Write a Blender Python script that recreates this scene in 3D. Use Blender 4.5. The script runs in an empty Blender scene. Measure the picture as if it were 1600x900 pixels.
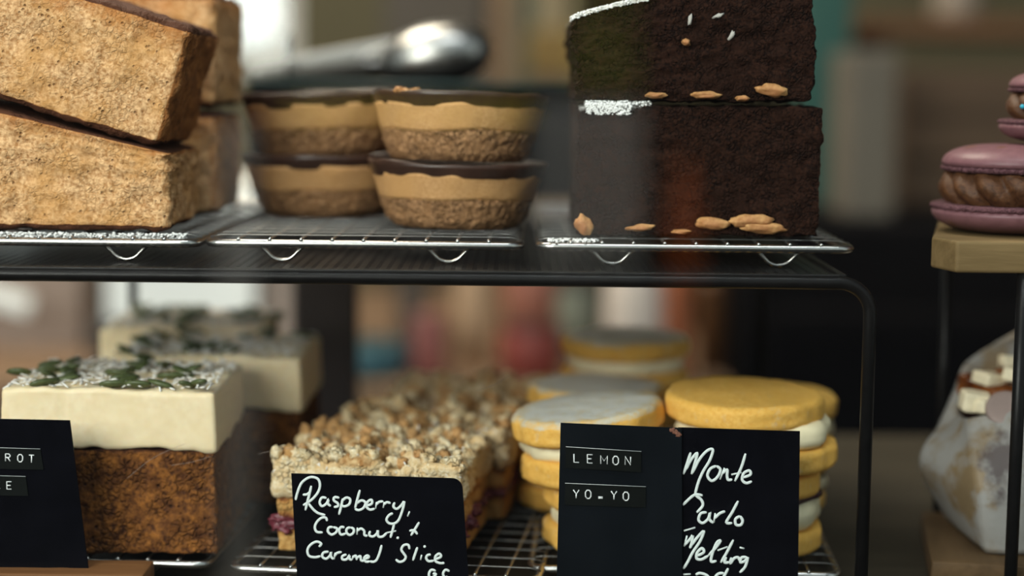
import bpy, bmesh, math, random
from mathutils import Vector, Matrix, noise, Euler
R = math.radians; PI = math.pi
random.seed(7)
S = bpy.context.scene
COL = S.collection

# ------------------------------------------------------------------ camera, world, lights, exposure
F = 2770.0                                     # focal length in pixels of the 1600 wide frame
CAM = Vector((0, -.70, .199)); PITCH = math.atan(320/F); ROLL = R(.6)
_f = Vector((0, math.cos(PITCH), -math.sin(PITCH))); _u = Vector((0, math.sin(PITCH), math.cos(PITCH))); _r = Vector((1, 0, 0))
RX = _r*math.cos(ROLL) + _u*math.sin(ROLL); UX = _u*math.cos(ROLL) - _r*math.sin(ROLL)
def ray(px, py): return _f + RX*((px-800)/F) + UX*((450-py)/F)
def at(px, py, Y):
    d = ray(px, py); return CAM + d*((Y-CAM.y)/d.y)
def onz(px, py, z):
    d = ray(px, py); return CAM + d*((z-CAM.z)/d.z)
cd = bpy.data.cameras.new('camera'); cam = bpy.data.objects.new('camera', cd); COL.objects.link(cam)
m = Matrix((RX, UX, -_f)).transposed().to_4x4(); m.translation = CAM; cam.matrix_world = m
cd.sensor_width = 36; cd.lens = F/1600*36; cd.clip_start = .02; cd.clip_end = 100
cd.dof.use_dof = True; cd.dof.focus_distance = .688; cd.dof.aperture_fstop = cd.lens/21.0; cd.dof.aperture_blades = 0
S.camera = cam
S.view_settings.view_transform = 'Standard'; S.view_settings.look = 'None'
S.view_settings.exposure = 0.0; S.view_settings.gamma = 1.0; S.view_settings.use_curve_mapping = False
try:
    S.cycles.max_bounces = 10; S.cycles.transparent_max_bounces = 16; S.cycles.caustics_reflective = False; S.cycles.caustics_refractive = False
    S.cycles.sample_clamp_indirect = 4
except Exception: pass

W = bpy.data.worlds.new('sky'); S.world = W; W.use_nodes = True
nt = W.node_tree; bg = nt.nodes['Background']
tc = nt.nodes.new('ShaderNodeTexCoord'); sp = nt.nodes.new('ShaderNodeSeparateXYZ'); mr = nt.nodes.new('ShaderNodeValToRGB')
nt.links.new(tc.outputs['Generated'], sp.inputs[0]); nt.links.new(sp.outputs['Z'], mr.inputs[0]); nt.links.new(mr.outputs[0], bg.inputs[0])
mr.color_ramp.elements[0].position = .0; mr.color_ramp.elements[0].color = (.86, .92, .88, 1)
mr.color_ramp.elements[1].position = .9; mr.color_ramp.elements[1].color = (.62, .74, .86, 1)
bg.inputs[1].default_value = 1.0

def area(name, loc, target, size, power, color=(1, 1, 1), sy=None):
    l = bpy.data.lights.new(name, 'AREA'); l.energy = power; l.color = color; l.size = size
    l.shape = 'RECTANGLE'; l.size_y = sy or size
    o = bpy.data.objects.new(name, l); COL.objects.link(o); o.location = loc
    o.rotation_euler = (Vector(target)-Vector(loc)).to_track_quat('-Z', 'Y').to_euler(); return o
area('street_daylight', (-.85, -1.30, .74), (-.45, .1, .08), 1.0, 37, (1.0, .97, .92), .8)
area('street_fill_light', (.1, -.55, 2.3), (-.1, -2.3, -.2), 1.2, 100, (.95, .98, 1.0))  # sky-like fill, added to brighten the things that mirror in the pane
area('cafe_fill_light', (-.7, .95, 1.72), (-.5, 1.2, 0), .9, 60, (1.0, .88, .72))  # warm fill added to brighten the cafe background, no lamp in view

# ------------------------------------------------------------------ helpers
def link(o, parent=None):
    COL.objects.link(o)
    if parent: o.parent = parent
    return o
def tag(o, label=None, cat=None, group=None, kind=None):
    if label: o['label'] = label
    if cat: o['category'] = cat
    if group: o['group'] = group
    if kind: o['kind'] = kind
    return o
def thing(name, loc, label, cat, group=None, rz=0, rx=0, ry=0):
    o = bpy.data.objects.new(name, None); COL.objects.link(o); o.empty_display_size = .01
    o.location = loc; o.rotation_euler = (rx, ry, rz); return tag(o, label, cat, group)
def obj(name, bm, mat, parent=None, loc=None, smooth=True):
    me = bpy.data.meshes.new(name)
    if isinstance(bm, bmesh.types.BMesh):
        bm.to_mesh(me); bm.free()
    else:
        me.from_pydata(bm[0], [], bm[1])
        if len(bm) > 2 and bm[2] is not None:
            a = me.attributes.new('mask', 'FLOAT', 'POINT'); a.data.foreach_set('value', bm[2])
    me.materials.append(mat)
    if smooth: me.polygons.foreach_set('use_smooth', [True]*len(me.polygons))
    me.update()
    o = bpy.data.objects.new(name, me); link(o, parent)
    if loc is not None: o.location = loc
    return o
def copy_tree(o, parent=None):
    c = o.copy(); COL.objects.link(c)
    if parent: c.parent = parent
    for ch in [x for x in bpy.data.objects if x.parent == o and x != c]: copy_tree(ch, c)
    return c
def copy_thing(o, loc, label, rz=None, rx=None, ry=None, scale=None):
    c = copy_tree(o); c.location = loc; c['label'] = label
    e = list(o.rotation_euler)
    if rx is not None: e[0] = rx
    if ry is not None: e[1] = ry
    if rz is not None: e[2] = rz
    c.rotation_euler = e
    if scale: c.scale = scale
    return c

def fbm(p, s, oct=3):
    v = 0; a = 1; t = 0
    q = Vector(p)*s
    for i in range(oct):
        v += a*noise.noise(q); t += a; a *= .5; q = q*2.03+Vector((3.1, 7.7, 1.3))
    return v/t
def block(sx, sy, sz, res, r=.002, disp=None, warp=None, mask=None):
    n = [max(2, round(k/res)) for k in (sx, sy, sz)]
    idx = {}; vs = []; ks = []; fs = []
    def V(i, j, k):
        key = (i, j, k)
        if key not in idx:
            idx[key] = len(ks); ks.append(key)
        return idx[key]
    for (a, b, c) in ((0, 1, 2), (1, 2, 0), (2, 0, 1)):
        for side in (0, n[c]):
            for i in range(n[a]):
                for j in range(n[b]):
                    q = []
                    for (di, dj) in ((0, 0), (1, 0), (1, 1), (0, 1)):
                        t = [0, 0, 0]; t[a] = i+di; t[b] = j+dj; t[c] = side; q.append(V(*t))
                    fs.append(q if side else q[::-1])
    h = Vector((sx/2, sy/2, sz/2)); mk = [] if mask else None
    for key in ks:
        p = Vector((key[0]/n[0]*sx-sx/2, key[1]/n[1]*sy-sy/2, key[2]/n[2]*sz-sz/2))
        c = Vector([max(-(h[i]-r), min(h[i]-r, p[i])) for i in range(3)])
        d = p-c; L = d.length; nn = d/L if L > 0 else Vector((0, 0, 1))
        p = c+nn*r; p.z += sz/2
        if mask: mk.append(mask(p, nn))
        if disp: p = p+nn*disp(p, nn)
        if warp: p = warp(p)
        vs.append(p)
    return [tuple(v) for v in vs], fs, mk
def lathe(prof, seg=64, disp=None, mask=None, close=True):
    # prof list of (r,z) bottom centre -> outside -> top centre
    vs = []; fs = []; mk = [] if mask else None; rings = []
    for (r_, z) in prof:
        if r_ < 1e-6:
            p = Vector((0, 0, z))
            if disp: p = p+Vector((0, 0, 1))*0
            rings.append([len(vs)]); vs.append(p)
            if mask: mk.append(mask(p))
        else:
            ring = []
            for k in range(seg):
                a = 2*PI*k/seg; p = Vector((r_*math.cos(a), r_*math.sin(a), z))
                if mask: mk.append(mask(p))
                if disp: p = disp(p, a)
                ring.append(len(vs)); vs.append(p)
            rings.append(ring)
    for A, B in zip(rings, rings[1:]):
        for k in range(seg):
            k2 = (k+1) % seg
            if len(A) == 1 and len(B) == 1: continue
            if len(A) == 1: fs.append((A[0], B[k2], B[k]))
            elif len(B) == 1: fs.append((A[k], A[k2], B[0]))
            else: fs.append((A[k], A[k2], B[k2], B[k]))
    return [tuple(v) for v in vs], fs, mk
def rprof(r0, z0, z1, rad, n=6, rings=8, top=0, r1=None):
    """disc profile with rounded edges; top = doming"""
    r1 = r1 or r0
    P = [(0, z0)]+[((r0-rad)*k/rings, z0) for k in range(1, rings)]
    P += [(r0-rad+rad*math.sin(t), z0+rad-rad*math.cos(t)) for t in [PI/2*k/n for k in range(n+1)]]
    P += [(r0+(r1-r0)*k/4, z0+rad+(z1-z0-2*rad)*k/4) for k in range(1, 4)]
    P += [(r1-rad+rad*math.cos(t), z1-rad+rad*math.sin(t)) for t in [PI/2*k/n for k in range(n+1)]]
    P += [((r1-rad)*k/rings, z1+top*(1-(k/rings)**2)) for k in range(rings-1, 0, -1)]+[(0, z1+top)]
    return P
def merge(parts):
    vs = []; fs = []
    for (v, f, *_) in parts:
        o = len(vs); vs += v; fs += [tuple(i+o for i in q) for q in f]
    return vs, fs
def xf(part, M):
    return [tuple(M @ Vector(v)) for v in part[0]], part[1]
def box(x0, x1, y0, y1, z0, z1):
    v = [(x, y, z) for x in (x0, x1) for y in (y0, y1) for z in (z0, z1)]
    f = [(0, 1, 3, 2), (4, 6, 7, 5), (0, 4, 5, 1), (2, 3, 7, 6), (0, 2, 6, 4), (1, 5, 7, 3)]
    return v, f
def bev(o, w, n=3):
    m = o.modifiers.new('bevel', 'BEVEL'); m.width = w; m.segments = n; m.limit_method = 'ANGLE'; return o
def sweep(pts, r, seg=8, closed=False, ry=None, taper=False):
    """tube through points; ry = half depth along Y (for pen strokes)"""
    pts = [Vector(p) for p in pts]; n = len(pts); vs = []; fs = []
    up = Vector((0, 0, 1)); prevN = None
    for i, p in enumerate(pts):
        a = pts[i-1] if (i > 0 or closed) else pts[i]; b = pts[(i+1) % n] if (i < n-1 or closed) else pts[i]
        t = (b-a)
        t = t.normalized() if t.length > 1e-9 else Vector((1, 0, 0))
        if prevN is None:
            h = up if abs(t.z) < .9 else Vector((0, 1, 0)); N = (h-t*h.dot(t)).normalized()
        else:
            N = prevN-t*prevN.dot(t); N = N.normalized() if N.length > 1e-6 else prevN
        prevN = N; B = t.cross(N)
        rr = r*(.6+.4*min(1, min(i, n-1-i)/2)) if taper else r
        for k in range(seg):
            an = 2*PI*k/seg; q = (N*math.cos(an)+B*math.sin(an))*rr
            if ry: q.y *= ry/r
            vs.append(tuple(p+q))
    m_ = n if closed else n-1
    for i in range(m_):
        for k in range(seg):
            a = i*seg+k; b = i*seg+(k+1) % seg; j = ((i+1) % n)*seg
            fs.append((a, b, j+(k+1) % seg, j+k))
    if not closed:
        fs.append(tuple(range(seg))[::-1]); fs.append(tuple((n-1)*seg+k for k in range(seg)))
    return vs, fs
def smooth_line(P, n=5):
    P = [Vector(p) for p in P]
    if len(P) < 3: return P
    out = []
    for i in range(len(P)-1):
        a = P[max(0, i-1)]; b = P[i]; c = P[i+1]; d = P[min(len(P)-1, i+2)]
        for k in range(n):
            t = k/n
            out.append(.5*((2*b)+(c-a)*t+(2*a-5*b+4*c-d)*t*t+(3*b-a-3*c+d)*t**3))
    out.append(P[-1]); return out
def ico(r=1, sub=2, jit=0, sc=(1, 1, 1), seed=0):
    bm = bmesh.new(); bmesh.ops.create_icosphere(bm, subdivisions=sub, radius=1)
    vs = []
    for v in bm.verts:
        k = 1+jit*noise.noise(v.co*1.7+Vector((seed*3.3, seed, 0)))
        vs.append((v.co.x*k*r*sc[0], v.co.y*k*r*sc[1], v.co.z*k*r*sc[2]))
    fs = [tuple(v.index for v in f.verts) for f in bm.faces]; bm.free(); return vs, fs

# ------------------------------------------------------------------ materials
def newmat(name):
    m = bpy.data.materials.new(name); m.use_nodes = True; t = m.node_tree
    b = t.nodes['Principled BSDF']; return m, t, b
def node(t, kind, **kw):
    n = t.nodes.new(kind)
    for k, v in kw.items():
        if hasattr(n, k): setattr(n, k, v)
    return n
def c4(c): return (c[0], c[1], c[2], 1)
def ramp(t, src, stops):
    n = t.nodes.new('ShaderNodeValToRGB'); e = n.color_ramp.elements
    e[0].position = stops[0][0]; e[0].color = c4(stops[0][1]); e[1].position = stops[-1][0]; e[1].color = c4(stops[-1][1])
    for p, c in stops[1:-1]:
        x = e.new(p); x.color = c4(c)
    t.links.new(src, n.inputs[0]); return n.outputs[0]
def nz(t, scale, detail=4, rough=.55, vec=None, dist=0):
    n = t.nodes.new('ShaderNodeTexNoise'); n.inputs['Scale'].default_value = scale; n.inputs['Detail'].default_value = detail
    n.inputs['Roughness'].default_value = rough; n.inputs['Distortion'].default_value = dist
    if vec is not None: t.links.new(vec, n.inputs['Vector'])
    return n.outputs['Fac']
def mixc(t, fac, a, b):
    n = t.nodes.new('ShaderNodeMix'); n.data_type = 'RGBA'
    if isinstance(fac, float): n.inputs[0].default_value = fac
    else: t.links.new(fac, n.inputs[0])
    for s, v in ((6, a), (7, b)):
        if isinstance(v, tuple): n.inputs[s].default_value = c4(v)
        else: t.links.new(v, n.inputs[s])
    return n.outputs[2]
def math_(t, op, a, b=None, clamp=False):
    n = t.nodes.new('ShaderNodeMath'); n.operation = op; n.use_clamp = clamp
    for i, v in enumerate((a, b)):
        if v is None: continue
        if isinstance(v, (int, float)): n.inputs[i].default_value = v
        else: t.links.new(v, n.inputs[i])
    return n.outputs[0]
def bump(t, b, h, dist, strength=1.0):
    n = t.nodes.new('ShaderNodeBump'); n.inputs['Distance'].default_value = dist; n.inputs['Strength'].default_value = strength
    t.links.new(h, n.inputs['Height']); t.links.new(n.outputs[0], b.inputs['Normal'])
def plain(name, col, rough=.5, metal=0, spec=.5, var=.12, scale=40, bmp=0):
    m, t, b = newmat(name)
    tc = t.nodes.new('ShaderNodeTexCoord').outputs['Object']; f = nz(t, scale, 4, .6, tc)
    d = tuple(max(0, x*(1-var)) for x in col); l = tuple(min(1, x*(1+var)) for x in col)
    t.links.new(ramp(t, f, [(.3, d), (.7, l)]), b.inputs['Base Color'])
    b.inputs['Roughness'].default_value = rough; b.inputs['Metallic'].default_value = metal; b.inputs['Specular IOR Level'].default_value = spec
    if bmp: bump(t, b, f, bmp)
    return m
def food(name, ca, cb, cc, fine=700, mid=180, mcol=None, pore=0, porec=None, bmp=.0006, rough=.8, spec=.25, sss=0, mw=.5, contrast=(.35, .65), mmid=None, lump=None):
    """crumb: ca/cb fine mix, cc larger patches, optional crust colour by the 'mask' attribute"""
    m, t, b = newmat(name)
    tc = t.nodes.new('ShaderNodeTexCoord').outputs['Object']
    f1 = nz(t, fine, 5, .62, tc); f2 = nz(t, mid, 3, .5, tc)
    col = ramp(t, f1, [(contrast[0], ca), (contrast[1], cb)])
    col = mixc(t, math_(t, 'MULTIPLY', ramp(t, f2, [(.42, (0, 0, 0)), (.68, (1, 1, 1))]), .7), col, cc)
    h = f1
    if lump:
        vv = t.nodes.new('ShaderNodeTexVoronoi'); vv.feature = 'DISTANCE_TO_EDGE'; vv.inputs['Scale'].default_value = lump[0]
        wv = t.nodes.new('ShaderNodeVectorMath'); wv.operation = 'SCALE'; wn_ = t.nodes.new('ShaderNodeTexNoise'); wn_.inputs['Scale'].default_value = lump[0]*.6; t.links.new(tc, wn_.inputs['Vector'])
        t.links.new(wn_.outputs['Color'], wv.inputs[0]); wv.inputs['Scale'].default_value = .9/lump[0]
        av = t.nodes.new('ShaderNodeVectorMath'); av.operation = 'ADD'; t.links.new(tc, av.inputs[0]); t.links.new(wv.outputs[0], av.inputs[1]); t.links.new(av.outputs[0], vv.inputs['Vector'])
        e = ramp(t, vv.outputs['Distance'], [(.0, (0, 0, 0)), (.22, (1, 1, 1))])
        gt = ramp(t, nz(t, lump[0]*.25, 2, .5, tc), [(.42, (0, 0, 0)), (.58, (1, 1, 1))])
        e = math_(t, 'SUBTRACT', 1.0, math_(t, 'MULTIPLY', math_(t, 'SUBTRACT', 1.0, e), gt))
        h = math_(t, 'ADD', math_(t, 'MULTIPLY', h, .6), math_(t, 'MULTIPLY', e, lump[1]))
        col = mixc(t, math_(t, 'MULTIPLY', math_(t, 'SUBTRACT', 1.0, e), .14), col, tuple(x*.4 for x in ca))
    if pore:
        v = t.nodes.new('ShaderNodeTexVoronoi'); v.inputs['Scale'].default_value = pore; t.links.new(tc, v.inputs['Vector'])
        pm = ramp(t, v.outputs['Distance'], [(.12, (1, 1, 1)), (.3, (0, 0, 0))])
        gate = ramp(t, nz(t, pore*.35, 2, .5, tc), [(.52, (0, 0, 0)), (.6, (1, 1, 1))])
        pm = math_(t, 'MULTIPLY', pm, gate)
        col = mixc(t, math_(t, 'MULTIPLY', pm, .75), col, porec or tuple(x*.45 for x in ca))
        h = math_(t, 'SUBTRACT', h, math_(t, 'MULTIPLY', pm, .6))
    if mcol:
        a = t.nodes.new('ShaderNodeAttribute'); a.attribute_name = 'mask'
        mm = math_(t, 'ADD', a.outputs['Fac'], math_(t, 'MULTIPLY', math_(t, 'SUBTRACT', nz(t, fine*.35, 4, .6, tc), .5), mw))
        if mmid:
            mm1 = ramp(t, mm, [(.12, (0, 0, 0)), (.5, (1, 1, 1))]); col = mixc(t, mm1, col, mmid)
        mm2 = ramp(t, mm, [(.42, (0, 0, 0)), (.75, (1, 1, 1))]); col = mixc(t, mm2, col, mcol)
    t.links.new(col, b.inputs['Base Color'])
    b.inputs['Roughness'].default_value = rough; b.inputs['Specular IOR Level'].default_value = spec
    if sss:
        b.inputs['Subsurface Weight'].default_value = sss; b.inputs['Subsurface Radius'].default_value = (1, .6, .3); b.inputs['Subsurface Scale'].default_value = .003
    bump(t, b, h, bmp); return m
def woodmat(name, ca, cb, axis='X', scale=30, rough=.6):
    m, t, b = newmat(name); tc = t.nodes.new('ShaderNodeTexCoord').outputs['Object']
    mp = t.nodes.new('ShaderNodeMapping'); t.links.new(tc, mp.inputs[0])
    s = {'X': (.08, 1, 1), 'Y': (1, .08, 1), 'Z': (1, 1, .08)}[axis]; mp.inputs['Scale'].default_value = s
    f = nz(t, scale, 6, .65, mp.outputs[0], .6); f2 = nz(t, scale*8, 3, .6, mp.outputs[0])
    f = math_(t, 'ADD', math_(t, 'MULTIPLY', f, .7), math_(t, 'MULTIPLY', f2, .3))
    t.links.new(ramp(t, f, [(.35, ca), (.65, cb)]), b.inputs['Base Color']); b.inputs['Roughness'].default_value = rough; b.inputs['Specular IOR Level'].default_value = .15
    bump(t, b, f, .0003); return m

M = {}
M['banana'] = food('banana_bread_crumb', (.36, .165, .055), (.84, .53, .27), (.56, .28, .085), fine=620, mid=70, mcol=(.075, .025, .010), mmid=(.42, .16, .04), pore=420, porec=(.26, .10, .03), bmp=.0013, mw=.7, lump=(520, .22))
M['tart_base'] = food('tart_crumb_base', (.15, .07, .028), (.56, .31, .15), (.30, .15, .06), fine=700, mid=260, bmp=.0012, pore=420, porec=(.05, .02, .01), lump=(560, .5))
M['caramel'] = food('peanut_caramel_layer', (.50, .26, .10), (.66, .38, .17), (.58, .31, .115), fine=900, mid=60, bmp=.00035, rough=.6)
M['choc'] = plain('dark_chocolate', (.045, .022, .015), .34, 0, .4, .25, 90, .0002)
M['brownie'] = food('chocolate_brownie_crumb', (.0045, .0017, .001), (.034, .0125, .0065), (.017, .006, .003), fine=800, mid=120, pore=520, porec=(.002, .001, .001), bmp=.0016, spec=.10, lump=(520, .6), mcol=(.65, .64, .60), mw=1.0, rough=.85)
M['almond'] = food('toasted_almond', (.34, .15, .05), (.66, .38, .15), (.30, .10, .04), fine=300, mid=90, bmp=.0003, rough=.6)
M['sponge'] = food('carrot_sponge_crumb', (.045, .013, .004), (.31, .115, .021), (.09, .029, .007), fine=430, mid=120, pore=330, porec=(.03, .010, .004), bmp=.0016, mcol=(.04, .012, .005), mw=.8, lump=(380, .6))
M['icing'] = food('cream_cheese_icing', (.80, .645, .41), (.87, .735, .50), (.80, .645, .39), fine=260, mid=60, bmp=.00012, rough=.5, sss=.25, spec=.35)
M['seed'] = plain('pumpkin_seed_skin', (.075, .095, .035), .4, 0, .4, .3, 300)
M['coconut'] = plain('shredded_coconut', (.80, .78, .74), .7, 0, .3, .08, 300)
M['shortcake'] = food('shortcake_base', (.44, .21, .055), (.74, .46, .17), (.56, .29, .08), fine=500, mid=150, mcol=(.09, .012, .018), mmid=(.38, .16, .04), bmp=.0014, mw=1.1, lump=(380, .6))
M['crumble'] = food('coconut_crumble', (.62, .45, .22), (.92, .82, .60), (.66, .42, .18), fine=600, mid=170, mcol=(.40, .19, .06), mmid=(.72, .50, .25), bmp=.0014, mw=1.2, lump=(420, .6))
M['toast'] = food('toasted_crumble', (.38, .18, .06), (.66, .40, .18), (.50, .27, .09), fine=600, mid=170, bmp=.0012, lump=(420, .5))
M['berry'] = food('raspberry_jam', (.10, .010, .022), (.24, .04, .06), (.05, .008, .012), fine=500, mid=150, bmp=.0004, rough=.35, spec=.6)
M['biscuit'] = food('butter_biscuit', (.76, .40, .075), (.87, .52, .13), (.80, .44, .085), fine=520, mid=60, bmp=.00028, rough=.7, mcol=(.66, .64, .58), mmid=(.64, .54, .36), mw=1.2, sss=.1)
M['cream'] = plain('buttercream', (.88, .78, .52), .45, 0, .4, .05, 120, .0002)
M['jam'] = plain('dark_berry_jam', (.035, .006, .012), .25, 0, .5, .2, 200)
M['shell'] = food('macaron_shell', (.15, .068, .078), (.19, .088, .100), (.17, .078, .088), fine=300, mid=60, bmp=.00008, rough=.42, mcol=(.14, .06, .025), mw=.55)
M['macfoot'] = food('macaron_foot', (.06, .022, .028), (.18, .08, .093), (.10, .04, .05), fine=900, mid=300, bmp=.0012)
M['ganache'] = food('chocolate_buttercream', (.045, .017, .007), (.11, .045, .018), (.07, .027, .010), fine=500, mid=90, bmp=.0004, rough=.5)
M['paper'] = None
M['steel'] = plain('polished_steel', (.46, .45, .43), .25, 1, .5, .05, 60)
M['wire'] = plain('thin_steel_wire', (.21, .205, .195), .3, 1, .5, .05, 60)
M['scoop'] = plain('scoop_steel', (.34, .335, .32), .3, 1, .5, .05, 30)
M['tongsteel'] = plain('dull_tong_steel', (.22, .215, .20), .33, 1, .5, .05, 30)
M['brush'] = plain('brushed_steel', (.48, .48, .46), .25, 1, .5, .05, 30)
M['black'] = plain('black_powder_coat', (.006, .0055, .0055), .35, 0, .16, .2, 200, .00005)
M['blackmatt'] = plain('dull_black', (.0035, .003, .0035), .8, 0, .06, .2, 20)
M['card'] = plain('black_chalk_card', (.003, .003, .0045), .18, 0, .05, .25, 60, .00003)
M['card2'] = plain('blue_black_card', (.005, .0065, .0085), .3, 0, .12, .3, 25, 0)
M['tape'] = plain('black_embossing_tape', (.007, .008, .0075), .22, 0, .16, .15, 80)
M['emb'] = plain('white_embossed_letter', (.70, .72, .72), .5, 0, .4, .15, 900)
M['chalk'] = plain('white_chalk_ink', (.66, .72, .70), .6, 0, .3, .1, 900)
M['wood'] = woodmat('orange_wood', (.11, .045, .016), (.22, .10, .038))
M['palewood'] = woodmat('pale_wood', (.12, .078, .032), (.21, .14, .064), scale=60)
M['counter'] = woodmat('olive_brown_counter', (.022, .018, .012), (.048, .038, .024), scale=12, rough=.6)
M['sugar'] = plain('icing_sugar', (.82, .82, .80), .9, 0, .2, .06, 900, .0002)

def paper_mat():
    m, t, b = newmat('greaseproof_paper'); tc = t.nodes.new('ShaderNodeTexCoord').outputs['Object']
    f = nz(t, 45, 4, .6, tc); g = nz(t, 160, 4, .6, tc)
    col = ramp(t, f, [(.50, (.27, .26, .245)), (.62, (.20, .14, .075))])
    a = t.nodes.new('ShaderNodeAttribute'); a.attribute_name = 'mask'
    mm = math_(t, 'ADD', a.outputs['Fac'], math_(t, 'MULTIPLY', math_(t, 'SUBTRACT', g, .5), 1.3))
    col = mixc(t, ramp(t, mm, [(.45, (0, 0, 0)), (.85, (.85, .85, .85))]), col, (.055, .035, .035))
    t.links.new(col, b.inputs['Base Color']); b.inputs['Roughness'].default_value = .55
    bump(t, b, g, .0004); return m
M['paper'] = paper_mat()

def glass_mat(name, tint=(.97, .985, .975), rough=.0):
    m = bpy.data.materials.new(name); m.use_nodes = True; t = m.node_tree; t.nodes.clear()
    o = t.nodes.new('ShaderNodeOutputMaterial'); mx = t.nodes.new('ShaderNodeMixShader'); fr = t.nodes.new('ShaderNodeFresnel'); ge = t.nodes.new('ShaderNodeNewGeometry'); mi = t.nodes.new('ShaderNodeMapRange'); mi.inputs[3].default_value = 1.52; mi.inputs[4].default_value = 1/1.52; t.links.new(ge.outputs['Backfacing'], mi.inputs[0]); t.links.new(mi.outputs[0], fr.inputs[0])
    a = t.nodes.new('ShaderNodeBsdfTransparent'); a.inputs[0].default_value = c4(tint); g = t.nodes.new('ShaderNodeBsdfGlossy'); g.inputs['Roughness'].default_value = rough
    t.links.new(fr.outputs[0], mx.inputs[0]); t.links.new(a.outputs[0], mx.inputs[1]); t.links.new(g.outputs[0], mx.inputs[2]); t.links.new(mx.outputs[0], o.inputs[0])
    return m
M['glass'] = glass_mat('clear_cabinet_glass')

# ------------------------------------------------------------------ the setting: cafe behind, street in front
YB = 2.7; ZF = -.85; ZC = 1.9
wallm = plain('olive_plaster', (.105, .093, .055), .8, 0, .2, .12, 3)
wallm2 = plain('brown_plaster', (.062, .050, .038), .8, 0, .2, .15, 3)
wx1 = at(462, 95, YB).x; wx0 = wx1-1.15; wz0 = at(420, 112, YB).z; wz1 = wz0+.95
p = [box(-2.6, wx0, YB, YB+.15, ZF, ZC), box(wx1, 2.8, YB, YB+.15, ZF, ZC), box(wx0, wx1, YB, YB+.15, ZF, wz0), box(wx0, wx1, YB, YB+.15, wz1, ZC)]
tag(obj('wall_back', merge(p), wallm, smooth=False), kind='structure')
tag(obj('wall_left', box(-2.75, -2.6, .0, YB+.15, ZF, ZC), wallm2, smooth=False), kind='structure')
tag(obj('wall_right', box(2.8, 2.95, .0, YB+.15, ZF, ZC), wallm2, smooth=False), kind='structure')
tag(obj('ceiling', box(-2.75, 2.95, -.35, YB+.15, ZC, ZC+.1), plain('ceiling_paint', (.35, .33, .30), .8), smooth=False), kind='structure')
tag(obj('floor', box(-2.75, 2.95, -.05, YB+.15, ZF-.08, ZF), plain('dark_floor', (.03, .026, .022), .6), smooth=False), kind='structure')
wn = tag(obj('window_1', merge([box(wx0, wx1, YB-.01, YB+.05, wz0, wz0+.04), box(wx0, wx1, YB-.01, YB+.05, wz1-.04, wz1), box(wx0, wx0+.04, YB-.01, YB+.05, wz0+.04, wz1-.04), box(wx1-.03, wx1, YB-.01, YB+.05, wz0+.04, wz1-.04)]), plain('window_frame_white', (.7, .7, .66), .5), smooth=False), kind='structure')
obj('pane', box(wx0+.04, wx1-.03, YB+.01, YB+.02, wz0+.04, wz1-.04), M['glass'], wn, smooth=False)
# street side
tag(obj('pavement_ground', box(-6, 6, -7, -.05, ZF-.1, ZF-.02), plain('street_paving', (.018, .018, .018), .9, 0, .1, .2, 6), smooth=False), kind='structure')
tag(obj('wall_opposite', box(-8, 8, -7.3, -7, ZF-.1, 1.1), plain('dark_brick', (.035, .028, .024), .85), smooth=False), kind='structure')

# ------------------------------------------------------------------ display counter and cabinet glass
ZT = -.004
tag(obj('display_counter', box(-.75, .75, -.055, .325, ZT-.035, ZT), M['counter'], smooth=False), 'olive brown wooden counter top carrying the whole cake display', 'counter')
g = thing('glass_screen', (0, -.043, ZT), 'large clear upright glass screen in front of the cakes, finely scratched', 'glass')
obj('pane', box(-.7, .7, -.002, .002, 0, .5), M['glass'], g, smooth=False)
scr = plain('scratch_white', (.16, .13, .10), .5)
def scratch(P, w=.00006):
    L = [Vector(at(x, y, -.0455))-Vector((0, -.043, ZT)) for x, y in P]
    obj('scratch', sweep(smooth_line(L, 6), w, 5), scr, g)
scratch([(198, 748), (240, 715), (290, 693)]); scratch([(268, 727), (300, 722), (330, 713)]); scratch([(402, 709), (450, 700), (500, 692), (528, 689)], .00005)
scratch([(745, 610), (775, 600), (795, 587)], .00005)

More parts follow.
